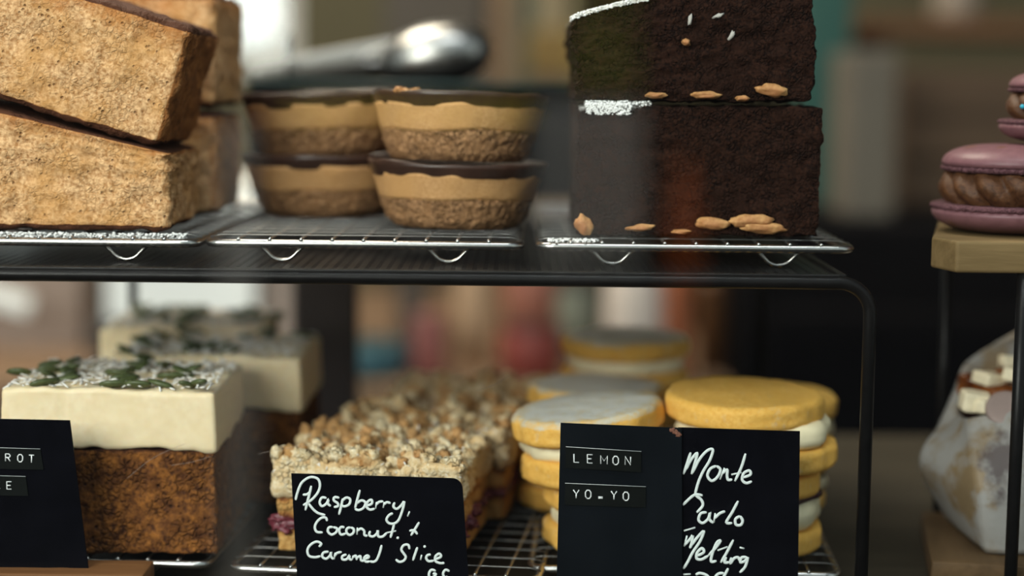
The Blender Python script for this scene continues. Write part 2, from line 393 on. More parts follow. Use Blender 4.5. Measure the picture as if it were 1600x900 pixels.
# ------------------------------------------------------------------ black shelf
def shelf():
    zt = .1268; zb = .1235; x0 = -.235; x1 = .1368; yf = -.03; yb = .25
    t = thing('display_shelf', (0, 0, ZT), 'long black metal shelf with perforated top and rounded wire legs, holding the upper racks', 'shelf')
    o = Vector((0, 0, ZT))
    # perforated panel: plate with a grid of punched holes
    hx = .0042; vs = []; fs = []
    px0, px1, py0, py1 = x0+.004, x1-.009, yf+.003, yb-.004
    nx = int((px1-px0)/hx); ny = int((py1-py0)/hx); hs = hx*.22
    def ring(cx, cy, w, z): return [(cx-w, cy-w, z), (cx+w, cy-w, z), (cx+w, cy+w, z), (cx-w, cy+w, z)]
    ztt = zt-ZT; th = .0008
    for i in range(nx):
        for j in range(ny):
            cx = px0+(i+.5)*hx; cy = py0+(j+.5)*hx; b = len(vs)
            vs += ring(cx, cy, hx/2, ztt)+ring(cx, cy, hs, ztt)+ring(cx, cy, hs, ztt-th)
            for k in range(4):
                k2 = (k+1) % 4
                fs.append((b+k, b+k2, b+4+k2, b+4+k)); fs.append((b+4+k, b+4+k2, b+8+k2, b+8+k))
    obj('perforated_panel', (vs, fs), M['black'], t, smooth=False)
    # rim band front/back/sides
    rim = [box(x0, x1-.012, yf, yf+.003, zb-ZT, ztt+.0012), box(x0, x1-.012, yb-.004, yb, zb-ZT, ztt+.0012), box(x0, x0+.004, yf+.003, yb-.004, zb-ZT, ztt+.0012), box(x1-.012, x1-.009, yf+.003, yb-.004, zb-ZT, ztt+.001)]
    bev(obj('rim', merge(rim), M['black'], t, smooth=False), .0006)
    def leg(y, xa, xb, rad=.0026, rc=.012):
        z1 = zb-ZT+.0012; P = [(xa, y, rad*0+.002), (xa, y, z1-rc)]
        P += [(xa+rc-rc*math.cos(a), y, z1-rc+rc*math.sin(a)) for a in [PI/2*k/8 for k in range(1, 9)]]
        P += [(xa+rc+(xb-xa-2*rc)*k/6, y, z1) for k in range(1, 6)]
        P += [(xb-rc+rc*math.sin(a), y, z1-rc+rc*math.cos(a)) for a in [PI/2*k/8 for k in range(0, 9)]]
        P += [(xb, y, .002)]
        l = obj('leg_frame', sweep(P, rad, 12), M['black'], t)
        for x in (xa, xb):
            f = obj('foot_cap', lathe(rprof(.0038, 0, .006, .001, 3, 3), 16), M['blackmatt'], l, (x, y, 0))
    leg(yf+.0015, x0, x1); leg(yb-.004, -.2035, x1-.002)
shelf()

# ------------------------------------------------------------------ wire racks
def make_rack(w=.124, d=.225, h=.0112, nlong=9, ncross=16, foot_h=.0095):
    t = bpy.data.objects.new('cooling_rack', None); COL.objects.link(t); t.empty_display_size = .01
    r = .0017; rc = .006; zf = h-.0032
    P = []
    for (cx, cy, a0) in ((w/2-rc, rc, -PI/2), (w/2-rc, d-rc, 0), (-w/2+rc, d-rc, PI/2), (-w/2+rc, rc, PI)):
        for k in range(7):
            a = a0+PI/2*k/6; P.append((cx+rc*math.cos(a), cy+rc*math.sin(a), zf))
    Q = []
    for a, b in zip(P, P[1:]+P[:1]):
        Q.append(a)
        if (Vector(a)-Vector(b)).length > .05:
            Q += [tuple(Vector(a).lerp(Vector(b), k/5)) for k in range(1, 5)]
    obj('frame', sweep(Q, r, 12, True), M['steel'], t)
    g = []
    for k in range(nlong):
        x = -w/2+w*(k+1)/(nlong+1)
        g.append(sweep([(x, -.0012, zf+.0017), (x, .004, zf+.0016), (x, d/2, zf+.0012), (x, d-.003, zf+.0016), (x, d+.0012, zf+.0017)], .00078, 8))
    obj('long_wires', merge(g), M['steel'], t)
    g = []
    for k in range(ncross):
        y = .010+(d-.02)*k/(ncross-1)
        g.append(sweep([(-w/2-.0006, y, zf+.0018), (-w/2+.004, y, zf+.0026), (0, y, zf+.0027), (w/2-.004, y, zf+.0026), (w/2+.0006, y, zf+.0018)], .00024, 8))
    obj('cross_wires', merge(g), M['wire'], t)
    for (x, y) in ((-w*.265, .004), (w*.27, .004), (-w*.265, d-.004), (w*.27, d-.004)):
        P = smooth_line([(x-.0100, y, zf), (x-.0066, y, .0050), (x-.0036, y, .0021), (x, y, .0011), (x+.0036, y, .0021), (x+.0066, y, .0050), (x+.0100, y, zf)], 4)
        obj('foot', sweep(P, .0008, 8), M['steel'], t)
    return t
rack = make_rack()
def place_rack(o, loc, rz, label, first=False, grp='wire cooling racks'):
    c = o if first else copy_tree(o)
    c.location = loc; c.rotation_euler = (0, 0, R(rz)); return tag(c, label, 'cooling rack', grp)
ZS = .1268; ZR = ZS+.0112       # shelf top, upper rack top
place_rack(rack, (.0727, 0, ZS), 0, 'silver wire rack under the stacked chocolate brownies', True)
place_rack(rack, (-.0590, .0, ZS), -.6, 'silver wire rack under the layered chocolate tarts')
place_rack(rack, (-.1870, -.002, ZS), -.8, 'silver wire rack dusted with sugar under the banana bread')
ZL = ZT+.0112
place_rack(rack, (-.1835, .003, ZT), -3, 'silver wire rack under the iced carrot cakes')
place_rack(rack, (-.0505, -.012, ZT), -7, 'silver wire rack under the raspberry crumble slices')
place_rack(rack, (.0705, -.004, ZT), -3, 'silver wire rack under the sandwich biscuits')

# ------------------------------------------------------------------ banana bread
def banana(sx, sy, sz, seed, side_crust=.6, slope=0):
    sd = Vector((seed*1.3, seed*.7, seed))
    def mk(p, n):
        z = p.z/sz; e = .48*max(0, 1-(sz-p.z)/.016)+.12*noise.noise(p*60+sd)
        if n.z > .5 or n.z < -.5: e = .95
        e = max(e, 1-(sz-p.z)/.0045, .8*(1-p.z/.003))
        if n.y > .5: e = max(e, .2)
        if side_crust and (n.x > .45): e = max(e, side_crust*max(.14, 1-(p.y+sy/2)/.022)**.8, .9*max(0, 1-(sz-p.z)/.010) if side_crust > .5 else 0)
        e = max(e, side_crust*(1-(sx/2-p.x)/.004))
        return max(0, e)
    def dp(p, n): return .0022*fbm(p+sd, 130, 4)+.0018*fbm(p+sd, 40, 2)-.0012
    def wp(p):
        f = (p.x+sx/2)/sx; k = 1-slope*f*(p.z/sz)
        return Vector((p.x, p.y, p.z*k))
    return block(sx, sy, sz, .0010, .0050, dp, wp, mk)
# lower front slice: top slopes down to the right
a = at(268, 362, .002)
t = thing('banana_bread', (a.x-.055, .038, ZR), 'thick banana bread slice, lower one at the front left with a sloping top', 'bread', 'banana bread slices')
obj('slice', banana(.110, .072, .060, 1, .15, .47), M['banana'], t)
t['label'] = 'thick banana bread slice lying flat on the rack at the front, lowest of its pile'
# upper slice rotated 17 deg clockwise
a = at(252, 243, .002)
bx = thing('banana_bread', (0, .037, 0), 'banana bread slice with dark crust tilted on top of the front slice', 'bread', 'banana bread slices', ry=R(16.5))
bb = obj('slice', banana(.125, .070, .0515, 2, .54, 0), M['banana'], bx)
# place so that its lower right front corner is at a
cr = Euler((0, R(16.5), 0)).to_matrix() @ Vector((.0625, -.035, 0)); bx.location = Vector((a.x, .002, a.z+.0014))-cr
# the pile behind
a = at(338, 345, .085)
t = thing('banana_bread', (a.x-.045, .127, ZR), 'banana bread slice behind the front pile, lying on the rack', 'bread', 'banana bread slices')
obj('slice', banana(.090, .080, .0475, 3, .3), M['banana'], t)
t = thing('banana_bread', (a.x-.044, .127, ZR+.0478), 'tall banana bread slice stacked at the back beside the bright window', 'bread', 'banana bread slices', rz=R(-1))
obj('slice', banana(.090, .080, .0520, 4, .1), M['banana'], t)
t = thing('banana_bread', (a.x-.140, .125, ZR), 'banana bread slice at the back hidden behind the front pile', 'bread', 'banana bread slices')
# sugar spilled on the rack rim
def crumbs(n, fn, rr, sub=1, jit=.5):
    P = []
    for i in range(n):
        x, y, z = fn(i); r_ = random.uniform(*rr)
        P.append(xf(ico(r_, sub, jit, (1, 1, .7), i), Matrix.Translation((x, y, z))))
    return merge(P)
bpy.data.objects.remove(t)
o = obj('sugar_dusting', crumbs(900, lambda i: (random.uniform(-.245, -.130), random.gauss(.0035, .0022), ZR-.0022+random.uniform(0, .0022)), (.0003, .0009)), M['sugar'])
tag(o, 'white sugar and crumbs spilled along the front rack wires', 'sugar', kind='stuff')
o = obj('sugar_dusting', crumbs(110, lambda i: (random.uniform(.014, .034), random.gauss(.004, .0025), ZR-.0015+random.uniform(0, .001)), (.0003, .0008)), M['sugar'])
tag(o, 'small spill of white sugar at the corner of the brownie rack', 'sugar', kind='stuff')

# ------------------------------------------------------------------ tarts
def make_tart(seed, h=.0275, rb=.0280, rt=.0380):
    t = bpy.data.objects.new('layered_tart', None); COL.objects.link(t); t.empty_display_size = .01
    sd = Vector((seed*2.1, seed, 0))
    def rr(z): return rb+(rt-rb)*(z/h)**.8
    def wav(p): return .0012*noise.noise(Vector((p.x*45, p.y*45, seed*3)))
    z1 = h*.44; z2 = h*.84
    def P(za, zb, n):
        L = [(0, za)]+[(rr(za)*.9*k/3, za) for k in range(1, 4)]
        L += [(rr(za+(zb-za)*k/n), za+(zb-za)*k/n) for k in range(n+1)]
        return L+[(rr(zb)*.9*k/3, zb) for k in range(3, 0, -1)]+[(0, zb)]
    def dbase(p, a):
        rad = Vector((p.x, p.y, 0)).normalized(); q = p+rad*(.0016*fbm(p+sd, 420, 3)+(-.002*(1-min(1, p.z/.003))))
        if p.z > z1*.9: q.z += wav(p)
        return q
    L = P(0, z1, 18)
    obj('crumb_base', lathe(L, 300, dbase), M['tart_base'], t)
    def dcar(p, a):
        rad = Vector((p.x, p.y, 0)).normalized(); q = p+rad*(.0007*fbm(p+sd, 80, 2)+.0002)
        q.z += wav(p)
        if p.z > z2*.97: q.z += .0007*noise.noise(Vector((p.x*40, p.y*40, seed+9)))
        return q
    obj('caramel_layer', lathe(P(z1, z2, 8), 110, dcar), M['caramel'], t)
    z2 -= .0014
    def dch(p, a):
        rad = Vector((p.x, p.y, 0)).normalized(); q = p.copy()
        if p.z < z2+.001: q.z += .0010*noise.noise(Vector((p.x*40, p.y*40, seed+9)))
        if p.z > h-.0012: q.z += .0011*noise.noise(Vector((math.cos(a)*2.2, math.sin(a)*2.2, seed+4)))
        return q+rad*(.0005*noise.noise(Vector((p.x*90, p.y*90, p.z*60))))
    prof = [(0, z2), (rr(z2)*.5, z2), (rr(z2)*1.0, z2), (rr(z2)*1.012, z2+.0008), (rr(h*.93)*1.015, h*.93), (rt*1.02, h), (rt*.99, h+.0004), (rt*.95, h-.001), (rt*.90, h-.0017), (rt*.5, h-.0019), (0, h-.0019)]
    obj('chocolate_top', lathe(prof, 110, dch), M['choc'], t)
    return t
a = onz(708, 359, ZR); T1 = make_tart(1); T1.location = (a.x+.0003, a.y+.0265, ZR); T1.rotation_euler = (0, R(1.0), 0)
tag(T1, 'chocolate topped caramel tart at the bottom of the nearer tart stack', 'tart', 'layered chocolate tarts')
T2 = make_tart(2, .0285, .0290, .0372); T2.location = (T1.location.x+.0008, T1.location.y+.001, ZR+.0275); T2.rotation_euler = (R(-1), R(2.4), R(40))
tag(T2, 'chocolate topped caramel tart with a broken rim on top of the nearer stack', 'tart', 'layered chocolate tarts')
P = []
for i in range(16): P.append(xf(ico(random.uniform(.0008, .0017), 2, .5, (1.3, 1, .6), i), Matrix.Translation((-.0365+random.uniform(0, .009), -.006+random.uniform(-.003, .003), .0287+random.uniform(-.0006, .0008)))))
obj('rim_crumbs', merge(P), M['almond'], T2)
a = onz(497, 341, ZR)
T3 = copy_thing(T1, (a.x+.001, a.y+.0265, ZR), 'chocolate topped caramel tart at the bottom of the rear tart stack', rz=R(120))
T4 = copy_thing(T2, (a.x+.001, a.y+.0270, ZR+.0275), 'chocolate topped caramel tart on top of the rear stack, beside the banana bread', rz=R(170))
for ch in list(T4.children):
    if ch.name.startswith('rim_crumbs'): bpy.data.objects.remove(ch)

# ------------------------------------------------------------------ brownies
def brownie(name, seed, sx, sy, sz, sug, warp=None):
    sd = Vector((seed, seed*2, seed*.3))
    def dp(p, n): return .0024*fbm(p+sd, 210, 3)+.0012*fbm(p+sd, 50, 2)-.0012
    return block(sx, sy, sz, .0012, .002, dp, warp, sug)
def almond(L, W_, T_, seed): return ico(1, 3, .35, (L, W_, T_), seed)
def nuts(parent, spec, y):
    for i, (x, z, L, T_, rot) in enumerate(spec):
        o = obj('almond', almond(L, .003, T_, i+parent.location.x*50), M['almond'], parent, (x, y, z)); o.rotation_euler = (0, R(rot), 0)
BY = .008; BD = .095
a0 = at(897, 367, BY); a1 = at(1284, 369, BY); sx = a1.x-a0.x; bz = at(1090, 163, BY).z-ZR
B1 = thing('chocolate_brownie', ((a0.x+a1.x)/2, BY+BD/2, ZR), 'dark chocolate brownie block studded with almonds, lower of the stack, sugar on its corner', 'brownie', 'stacked brownies')
def sug1(p, n):
    d = (p-Vector((-sx/2+.012, -BD/2, bz))); v = math.sqrt((d.x/.016)**2+(d.y/.02)**2+(d.z/.0035)**2)
    return max(0, 1.0-.55*v)
obj('block', brownie('b', 3, sx, BD, bz, sug1), M['brownie'], B1)
def lp(px, py, y, base): q = at(px, py, y); return (q.x-base.x, q.z-base.z)
ff = -BD/2-.0006
def nut(parent, px, py, Lp, Tp, rot, seed, mat='almond'):
    q = at(px, py, BY); o = obj('almond', almond(Lp*.000256/2, .0028, Tp*.000256/2, seed), M[mat], parent, (q.x-parent.location.x, ff+.001, q.z-parent.location.z)); o.rotation_euler = (0, R(rot), 0)
for s in [(912, 352, 34, 26, 60, 1), (1000, 356, 44, 12, -5, 2), (1115, 350, 52, 20, 5, 3), (1172, 345, 66, 20, -3, 4), (1192, 356, 70, 18, 4, 5), (1065, 362, 30, 8, 0, 12)]: nut(B1, *s)
P = [sug_ for sug_ in []]
P = []
for i in range(1300):
    x = -sx/2+.004+random.random()**1.3*.026; y = -BD/2+random.uniform(.0, .010); z = bz+random.uniform(-.001, .0010)
    if random.random() < .35: y = -BD/2-.0004; z = bz-random.random()**2*.0045; x = -sx/2+.004+random.random()*.018
    P.append(xf(ico(random.uniform(.0002, .00065), 1, .6, (1, 1, .8), i), Matrix.Translation((x, y, z))))
obj('icing_sugar', merge(P), M['sugar'], B1)
# upper block: front left corner low, top rising to the right
zu = ZR+bz+.0006; c0 = at(893, 166, BY); c1 = at(1272, 164, BY); sx2 = c1.x-c0.x; hz = .066
hl = at(899, 28, BY).z-zu; hm = at(1010, -4, BY).z-zu
def warp2(p):
    x = max(0.0, p.x+sx2/2); top = hl+(hm-hl)*min(1, x/.030)**.8+max(0, x-.030)*.35
    top = min(top, hz*1.2); return Vector((p.x+.0012*math.sin(p.z*90), p.y, p.z*top/hz))
def sug2(p, n): return 1.1*max(0, n.z) if p.x < 0 else max(0, n.z)*.6
B2 = thing('chocolate_brownie', ((c0.x+c1.x)/2, BY+BD/2, zu), 'dark chocolate brownie block dusted with icing sugar, on top of the stack', 'brownie', 'stacked brownies')
obj('block', brownie('b', 8, sx2, BD, hz, sug2, warp2), M['brownie'], B2)
for s in [(1207, 141, 50, 20, 8, 6), (1103, 149, 46, 12, 0, 7), (1025, 149, 34, 10, 0, 8), (1160, 154, 22, 10, 0, 9), (1072, 66, 14, 10, 30, 13)]: nut(B2, *s)
P = []
for i in range(1500):
    x = -sx2/2+random.random()*.034; y = -BD/2+random.uniform(0, .02); p_ = warp2(Vector((x, y, hz)))
    P.append(xf(ico(random.uniform(.0002, .00065), 1, .6, (1, 1, .8), i), Matrix.Translation((p_.x, p_.y, p_.z+random.uniform(-.0012, .0008)))))
obj('icing_sugar', merge(P), M['sugar'], B2)
for i, (px, py, rt) in enumerate([(1143, 55, 55), (1078, 32, 80), (1122, 25, 20)]):
    q = at(px, py, BY); o = obj('coconut_flake', ico(1, 2, .9, (.0022, .0004, .0008), i), plain('pale_flake', (.42, .40, .36), .7), B2, (q.x-B2.location.x, ff+.0002, q.z-zu)); o.rotation_euler = (0, R(-rt), 0)
B3 = thing('chocolate_brownie', (B2.location.x+.006, BY+BD+.048, ZR), 'dark brownie block standing behind the brownie stack, lower one', 'brownie', 'stacked brownies')
obj('block', brownie('b', 5, sx*.97, .085, bz, lambda p, n: 0.0), M['brownie'], B3)
B4 = thing('chocolate_brownie', (B2.location.x+.013, BY+BD+.049, ZR+bz+.0006), 'dark brownie block behind the stack, jutting out past its upper right side', 'brownie', 'stacked brownies')
obj('block', brownie('b', 6, sx*1.0, .083, .058, lambda p, n: 0.0), M['brownie'], B4)

# ------------------------------------------------------------------ carrot cakes
def make_carrot(seed, sx=.0605, sy=.074, hs=.0445, hi=.0235, nseed=13, res=.0012):
    t = bpy.data.objects.new('carrot_cake', None); COL.objects.link(t); t.empty_display_size = .01
    rnd = random.Random(seed); sd = Vector((seed, seed*1.7, .2))
    def dp(p, n): return .0016*fbm(p+sd, 150, 3)+.0008*fbm(p+sd, 45, 2)-.0008
    def mk(p, n): return max(0, 1-(hs-p.z)/.005)*.8
    def wps(p): return Vector((p.x*(1+.03*(1-p.z/hs)), p.y, p.z))
    obj('sponge', block(sx, sy, hs, res, .002, dp, wps, mk), M['sponge'], t)
    def dpi(p, n): return .0005*fbm(p+sd, 40, 2)-.0005*math.exp(-((p.x+.0178)/.0007)**2)+.00015*fbm(p, 300, 2) if n.z < .5 else .0034*fbm(p+sd, 55, 3)
    def wpi(p):
        if p.z < .004: p = Vector((p.x, p.y, p.z-(.0016*(noise.noise(Vector((p.x*130, p.y*130, seed)))+.1)+.0038*max(0, (p.x/sx*2-.55))*(1 if p.y < 0 else .3))*(1-p.z/.004)))
        return Vector((p.x*(1.012-.02*p.z/hi), p.y*1.008, p.z))
    i = obj('icing', block(sx, sy, hi, res*1.3, .0012, dpi, wpi), M['icing'], t, (0, 0, hs))
    for k in range(nseed):
        o = obj('pumpkin_seed', ico(1, 2, .08, (.0058, .0030, .0013), k), M['seed'], t)
        o.location = (rnd.uniform(-.45, .45)*sx, -sy*.44+sy*.9*rnd.random()**1.2, hs+hi+.0016+rnd.random()*.0012)
        o.rotation_euler = (rnd.uniform(-.3, .3), rnd.uniform(-.4, .4), rnd.uniform(0, PI))
    P = []
    for k in range(430):
        Mx = Matrix.Translation((rnd.uniform(-.48, .48)*sx, rnd.uniform(-.48, .48)*sy, hs+hi+.0002+rnd.random()*.0018)) @ Euler((rnd.uniform(-.5, .5), rnd.uniform(-.5, .5), rnd.uniform(0, PI))).to_matrix().to_4x4()
        P.append(xf(ico(1, 1, .3, (rnd.uniform(.0012, .0036), .0006, .0004), k), Mx))
    tag(obj('coconut_shreds', merge(P), M['coconut'], t), kind='stuff')
    return t
# front right slice of the group
C1 = make_carrot(1, .086, .074, nseed=20); C1.location = (-.1615, .0375, ZL)
tag(C1, 'iced carrot cake slice at the front, partly behind the black carrot label', 'cake', 'iced carrot cake slices')
for k, (px, py, L, rz) in enumerate([(176, 604, 1.0, 10), (214, 603, 1.0, -5), (268, 590, 1.05, 5), (192, 592, 1., 40), (182, 585, .9, -10), (70, 600, 1.1, 40), (74, 580, .9, 20), (30, 583, .9, 0)]):
    q = onz(px, py, ZL+.0445+.0235+.0012); o = obj('pumpkin_seed', ico(1, 2, .08, (.0062*L, .0036, .0015), k), M['seed'], C1, (q.x-C1.location.x, max(-.033, q.y-.0375), .0445+.0235+.0018)); o.rotation_euler = (R(-25), 0, R(rz))
C3 = make_carrot(5, .086, .070, nseed=20); C3.location = (-.1370, .1260, ZL); C3.rotation_euler = (0, 0, R(-1.5))
tag(C3, 'iced carrot cake slice in the middle, reaching furthest towards the raspberry slices', 'cake', 'iced carrot cake slices')
C5 = copy_thing(C1, (-.1640, .2040, ZL), 'iced carrot cake slice at the very back, in front of the thin black shelf leg', rz=R(181)); C5.scale = (.95, .93, 1.02)

# ------------------------------------------------------------------ raspberry coconut slices
def make_rasp(seed, sx=.077, sy=.066, hb=.0245, ht=.0155):
    t = bpy.data.objects.new('raspberry_slice', None); COL.objects.link(t); t.empty_display_size = .01
    rnd = random.Random(seed); sd = Vector((seed*.9, seed, seed*2))
    def dp(p, n): return .0020*fbm(p+sd, 130, 3)+.0008*fbm(p+sd, 50, 2)-.0004
    def mk(p, n):
        b = 1-abs(p.z-(.0120+.003*noise.noise(Vector((p.x*50, p.y*50, seed)))))/.0055
        c = .8*(1-abs(p.z-(.0225))/.003)*(noise.noise(Vector((p.x*90, p.y*90, seed+4)))+.7)
        return max(0, min(1, max(b, c)))
    obj('base', block(sx, sy, hb, .0012, .002, dp, None, mk), M['shortcake'], t)
    P = []
    for k in range(24):
        s = rnd.choice((0, 1, 2)); z = .0120+rnd.uniform(-.0025, .0025)
        if s == 0: q = (rnd.uniform(-.47, .47)*sx, -sy/2+.0012, z)
        elif s == 1: q = (sx/2-.0012, rnd.uniform(-.45, .45)*sy, z)
        else: q = (-sx/2+.0006, rnd.uniform(-.5, -.2)*sy, z)
        P.append(xf(ico(rnd.uniform(.0016, .0030), 3, 1.1, (1.2, .8, .8), k), Matrix.Translation(q)))
    P.append(xf(block(sx*1.012, sy*1.012, .0032, .0012, .0012, lambda p, n: .0010*fbm(p, 200, 3)), Matrix.Translation((0, 0, .0104))))
    obj('raspberry_filling', merge(P), M['berry'], t)
    def dpt(p, n):
        v = noise.noise(p*75+sd); w = abs(noise.noise(p*170+sd)); u = abs(noise.noise(p*380+sd))
        k = 1 if n.z > .3 else .5
        return k*(.0065*v+.0045*w+.0020*u-.0010)
    def mkt(p, n):
        return max(0, .22*(n.z)+.8*noise.noise(p*75+sd)) if n.z > .2 else .35*max(0, 1-p.z/.006)
    tp = obj('crumble_topping', block(sx*1.01, sy*1.01, ht, .0010, .003, dpt, None, mkt), M['crumble'], t, (0, 0, hb-.0008))
    P = []
    P2 = []
    for k in range(560):
        x = rnd.uniform(-.5, .5)*sx; y = rnd.uniform(-.5, .5)*sy
        if k % 4 == 0: y = -sy*.5*rnd.uniform(.94, 1.03)
        z = hb+ht-.0002+.0058*noise.noise(Vector((x, y, ht))*75+sd)+rnd.uniform(-.0005, .0018)
        if k % 4 == 0: z -= rnd.random()*.014
        Mx = Matrix.Translation((x, y, z)) @ Euler((rnd.uniform(0, 3), rnd.uniform(0, 3), rnd.uniform(0, PI))).to_matrix().to_4x4()
        (P2 if (k % 4 and rnd.random() < .55) else P).append(xf(ico(rnd.choice((.0009, .0013, .002, .0028)), 2, .6, (1.2, 1.0, .9), k), Mx))
    tag(obj('crumble_lumps', merge(P), M['crumble'], t), kind='stuff')
    tag(obj('toasted_lumps', merge(P2), M['toast'], t), 'toasted golden crumble lumps', kind='stuff')
    P = []
    for k in range(110):
        x = rnd.uniform(-.5, .5)*sx; y = rnd.uniform(-.5, .5)*sy; z = hb+ht+.0012+.0040*noise.noise(Vector((x, y, ht))*75+sd)
        if k % 3 == 0: y = -sy*.515; z -= rnd.random()*.008
        Mx = Matrix.Translation((x, y, z)) @ Euler((rnd.uniform(-1, 1), rnd.uniform(-1, 1), rnd.uniform(0, PI))).to_matrix().to_4x4()
        P.append(xf(ico(1, 1, .3, (rnd.uniform(.001, .0026), .0004, .0003), k), Mx))
    tag(obj('coconut_shreds', merge(P), M['coconut'], t), kind='stuff')
    return t
RZ = -9
def rrow(k, off=0, y0=.035):
    c = Vector((-.0525+off, y0+.0)); u_ = Vector((math.sin(R(9)), math.cos(R(9)))); q = c+u_*(.0685*k); return (q.x+.005*k, q.y, ZL)
R1 = make_rasp(1); R1.location = rrow(0); R1.rotation_euler = (0, 0, R(RZ))
tag(R1, 'raspberry slice with coconut crumble, front one right behind its handwritten label', 'cake slice', 'raspberry coconut slices')
R2 = make_rasp(2); R2.location = rrow(1, .001); R2.rotation_euler = (0, 0, R(RZ+1))
tag(R2, 'raspberry slice with coconut crumble, second one in its row', 'cake slice', 'raspberry coconut slices')
R3 = copy_thing(R1, rrow(2, .002), 'raspberry slice with coconut crumble, rearmost and most blurred of its row', rz=R(RZ+180))

# ------------------------------------------------------------------ sandwich biscuits
def bis_mesh(seed, r, h, sugar, dome=.0):
    sd = Vector((seed, seed*.6, 1))
    def dp(p, a):
        rad = Vector((p.x, p.y, 0)); L = rad.length; rad = rad.normalized() if L > 1e-6 else Vector((0, 0, 0))
        e = (L/r)**3
        q = p+rad*e*(.0018*noise.noise(Vector((math.cos(a)*2, math.sin(a)*2, seed)))+.0012*fbm(p+sd, 140, 3)+.0006*noise.noise(Vector((math.cos(a)*9, math.sin(a)*9, seed+p.z*90))))
        q.z += .0006*fbm(p+sd, 90, 3)+.0011*noise.noise(Vector((p.x*30, p.y*30, seed)))*(.3+.7*e); return q
    def mk(p):
        if not sugar: return 0
        L = math.hypot(p.x, p.y)/r
        return 1.0*sugar-.38*max(0, (L-.72)/.28) if p.z > h*.80 else .05
    return lathe(rprof(r, 0, h, min(.0030, h*.33), 5, 14, dome), 84, dp, mk)
def cream_mesh(seed, r, h):
    def dp(p, a):
        k = 1+.10*noise.noise(Vector((math.cos(a)*2.4, math.sin(a)*2.4, seed)))+.03*noise.noise(Vector((math.cos(a)*7, math.sin(a)*7, seed+p.z*200)))
        return Vector((p.x*k, p.y*k, p.z))
    return lathe(rprof(r, 0, h, h*.42, 5, 4), 64, dp)
def make_sandwich(name, seed, r=.0320, hb=.0095, hc=.0085, sugar=1.0, jam=False, rc=None, off=(0, 0), tilt=(0, 0), r2=None):
    t = bpy.data.objects.new(name, None); COL.objects.link(t); t.empty_display_size = .01
    b = obj('biscuit', bis_mesh(seed, r2 or r, hb, 0), M['biscuit'], t)
    z = hb-.0004
    obj('cream_filling', cream_mesh(seed+2, rc or r*.92, hc+.0004), M['cream'], t, (off[0]*.5, off[1]*.5, z)); z += hc
    if jam:
        obj('jam', cream_mesh(seed+5, (rc or r*.92)*1.0, .0036), M['jam'], t, (off[0]*.7, off[1]*.7, z-.0006)); z += .0016
    b = obj('biscuit', bis_mesh(seed+1, r, hb, sugar, .0006), M['biscuit'], t, (off[0], off[1], z-.0003)); b.rotation_euler = (tilt[0], tilt[1], 0)
    return t
# lemon yo-yo stack, front
a = at(975, 893, 0)
Y1 = make_sandwich('yoyo_biscuit', 1, .0315, .0100, .0075, .3); Y1.location = (a.x-.0010, .030, ZL)
tag(Y1, 'yellow yo-yo biscuit lying on the rack behind the lemon label, lower of its stack', 'biscuit', 'lemon yo-yo biscuits')
zt_ = ZL+.0278; c = at(918, 640, .028)
Y2 = make_sandwich('yoyo_biscuit', 4, .0318, .0110, .0085, .74, off=(-.001, -.001), tilt=(R(1), R(-2.5)), r2=.0305, rc=.0287)
Y2.location = (c.x+.0035, .030, zt_+.0012); Y2.rotation_euler = (0, R(-4.5), 0)
tag(Y2, 'sugar-dusted yo-yo biscuit tilted on top of the front stack, thick cream inside', 'biscuit', 'lemon yo-yo biscuits')
# two stacks behind
def stack(src, px, py, Yc, labs, hts, jit):
    q = at(px, py, Yc)
    for k, lb in enumerate(labs):
        c = copy_thing(src, (q.x+jit[k][0], Yc+jit[k][1], hts[k]), lb, rz=R(70*k+30), ry=R(0))
Yb = make_sandwich('yoyo_biscuit', 8, .0315, .0098, .0080, .76); q = at(932, 590, .105)
Yb.location = (q.x, .105, ZL+.0282); tag(Yb, 'sugar-dusted yo-yo biscuit just behind the tilted front one', 'biscuit', 'lemon yo-yo biscuits')
copy_thing(Yb, (q.x-.005, .106, ZL), 'blurred yo-yo biscuit on the rack under the second sugar-dusted one', rz=R(100))
q = at(976, 552, .175)
copy_thing(Yb, (q.x, .176, ZL+.0412), 'sugar-dusted yo-yo biscuit at the very back, highest and most blurred', rz=R(200))
cc = copy_thing(Yb, (q.x+.002, .178, ZL), 'blurred yo-yo biscuit on the rack at the very back under the highest one', rz=R(250)); cc.scale = (1, 1, 1.45)
# monte carlo stack
c = at(1180, 870, .0)
K1 = make_sandwich('monte_carlo_biscuit', 11, .0318, .0098, .0128, 0, True, rc=.0312, r2=.0322, off=(-.0010, 0)); K1.location = (c.x-.0005, .030, ZL+.0008)
tag(K1, 'golden biscuit sandwich with cream and dark jam, lower of the right stack', 'biscuit', 'golden melting moment biscuits')
c = at(1168, 640, .028)
K2 = make_sandwich('monte_carlo_biscuit', 15, .0330, .0102, .0105, 0, rc=.0325, off=(-.0065, 0), tilt=(R(2), R(1.5)), r2=.0325)
K2.location = (c.x+.0058, .031, ZL+.0008+.0342); K2.rotation_euler = (R(.5), R(-1.5), 0)
tag(K2, 'golden biscuit sandwich with pale cream, plain top, highest of the right stack', 'biscuit', 'golden melting moment biscuits')
kb = copy_thing(K2, (at(1185, 640, .115).x, .108, ZL+.0235), 'blurred golden biscuit sandwich peeping out behind the right stack', rz=R(90)); kb.rotation_euler = (0, 0, R(90))
kc = copy_thing(K1, (kb.location.x-.002, .108, ZL), 'golden biscuit sandwich on the rack hidden low behind the right stack', rz=R(90)); kc.scale = (1, 1, .66)

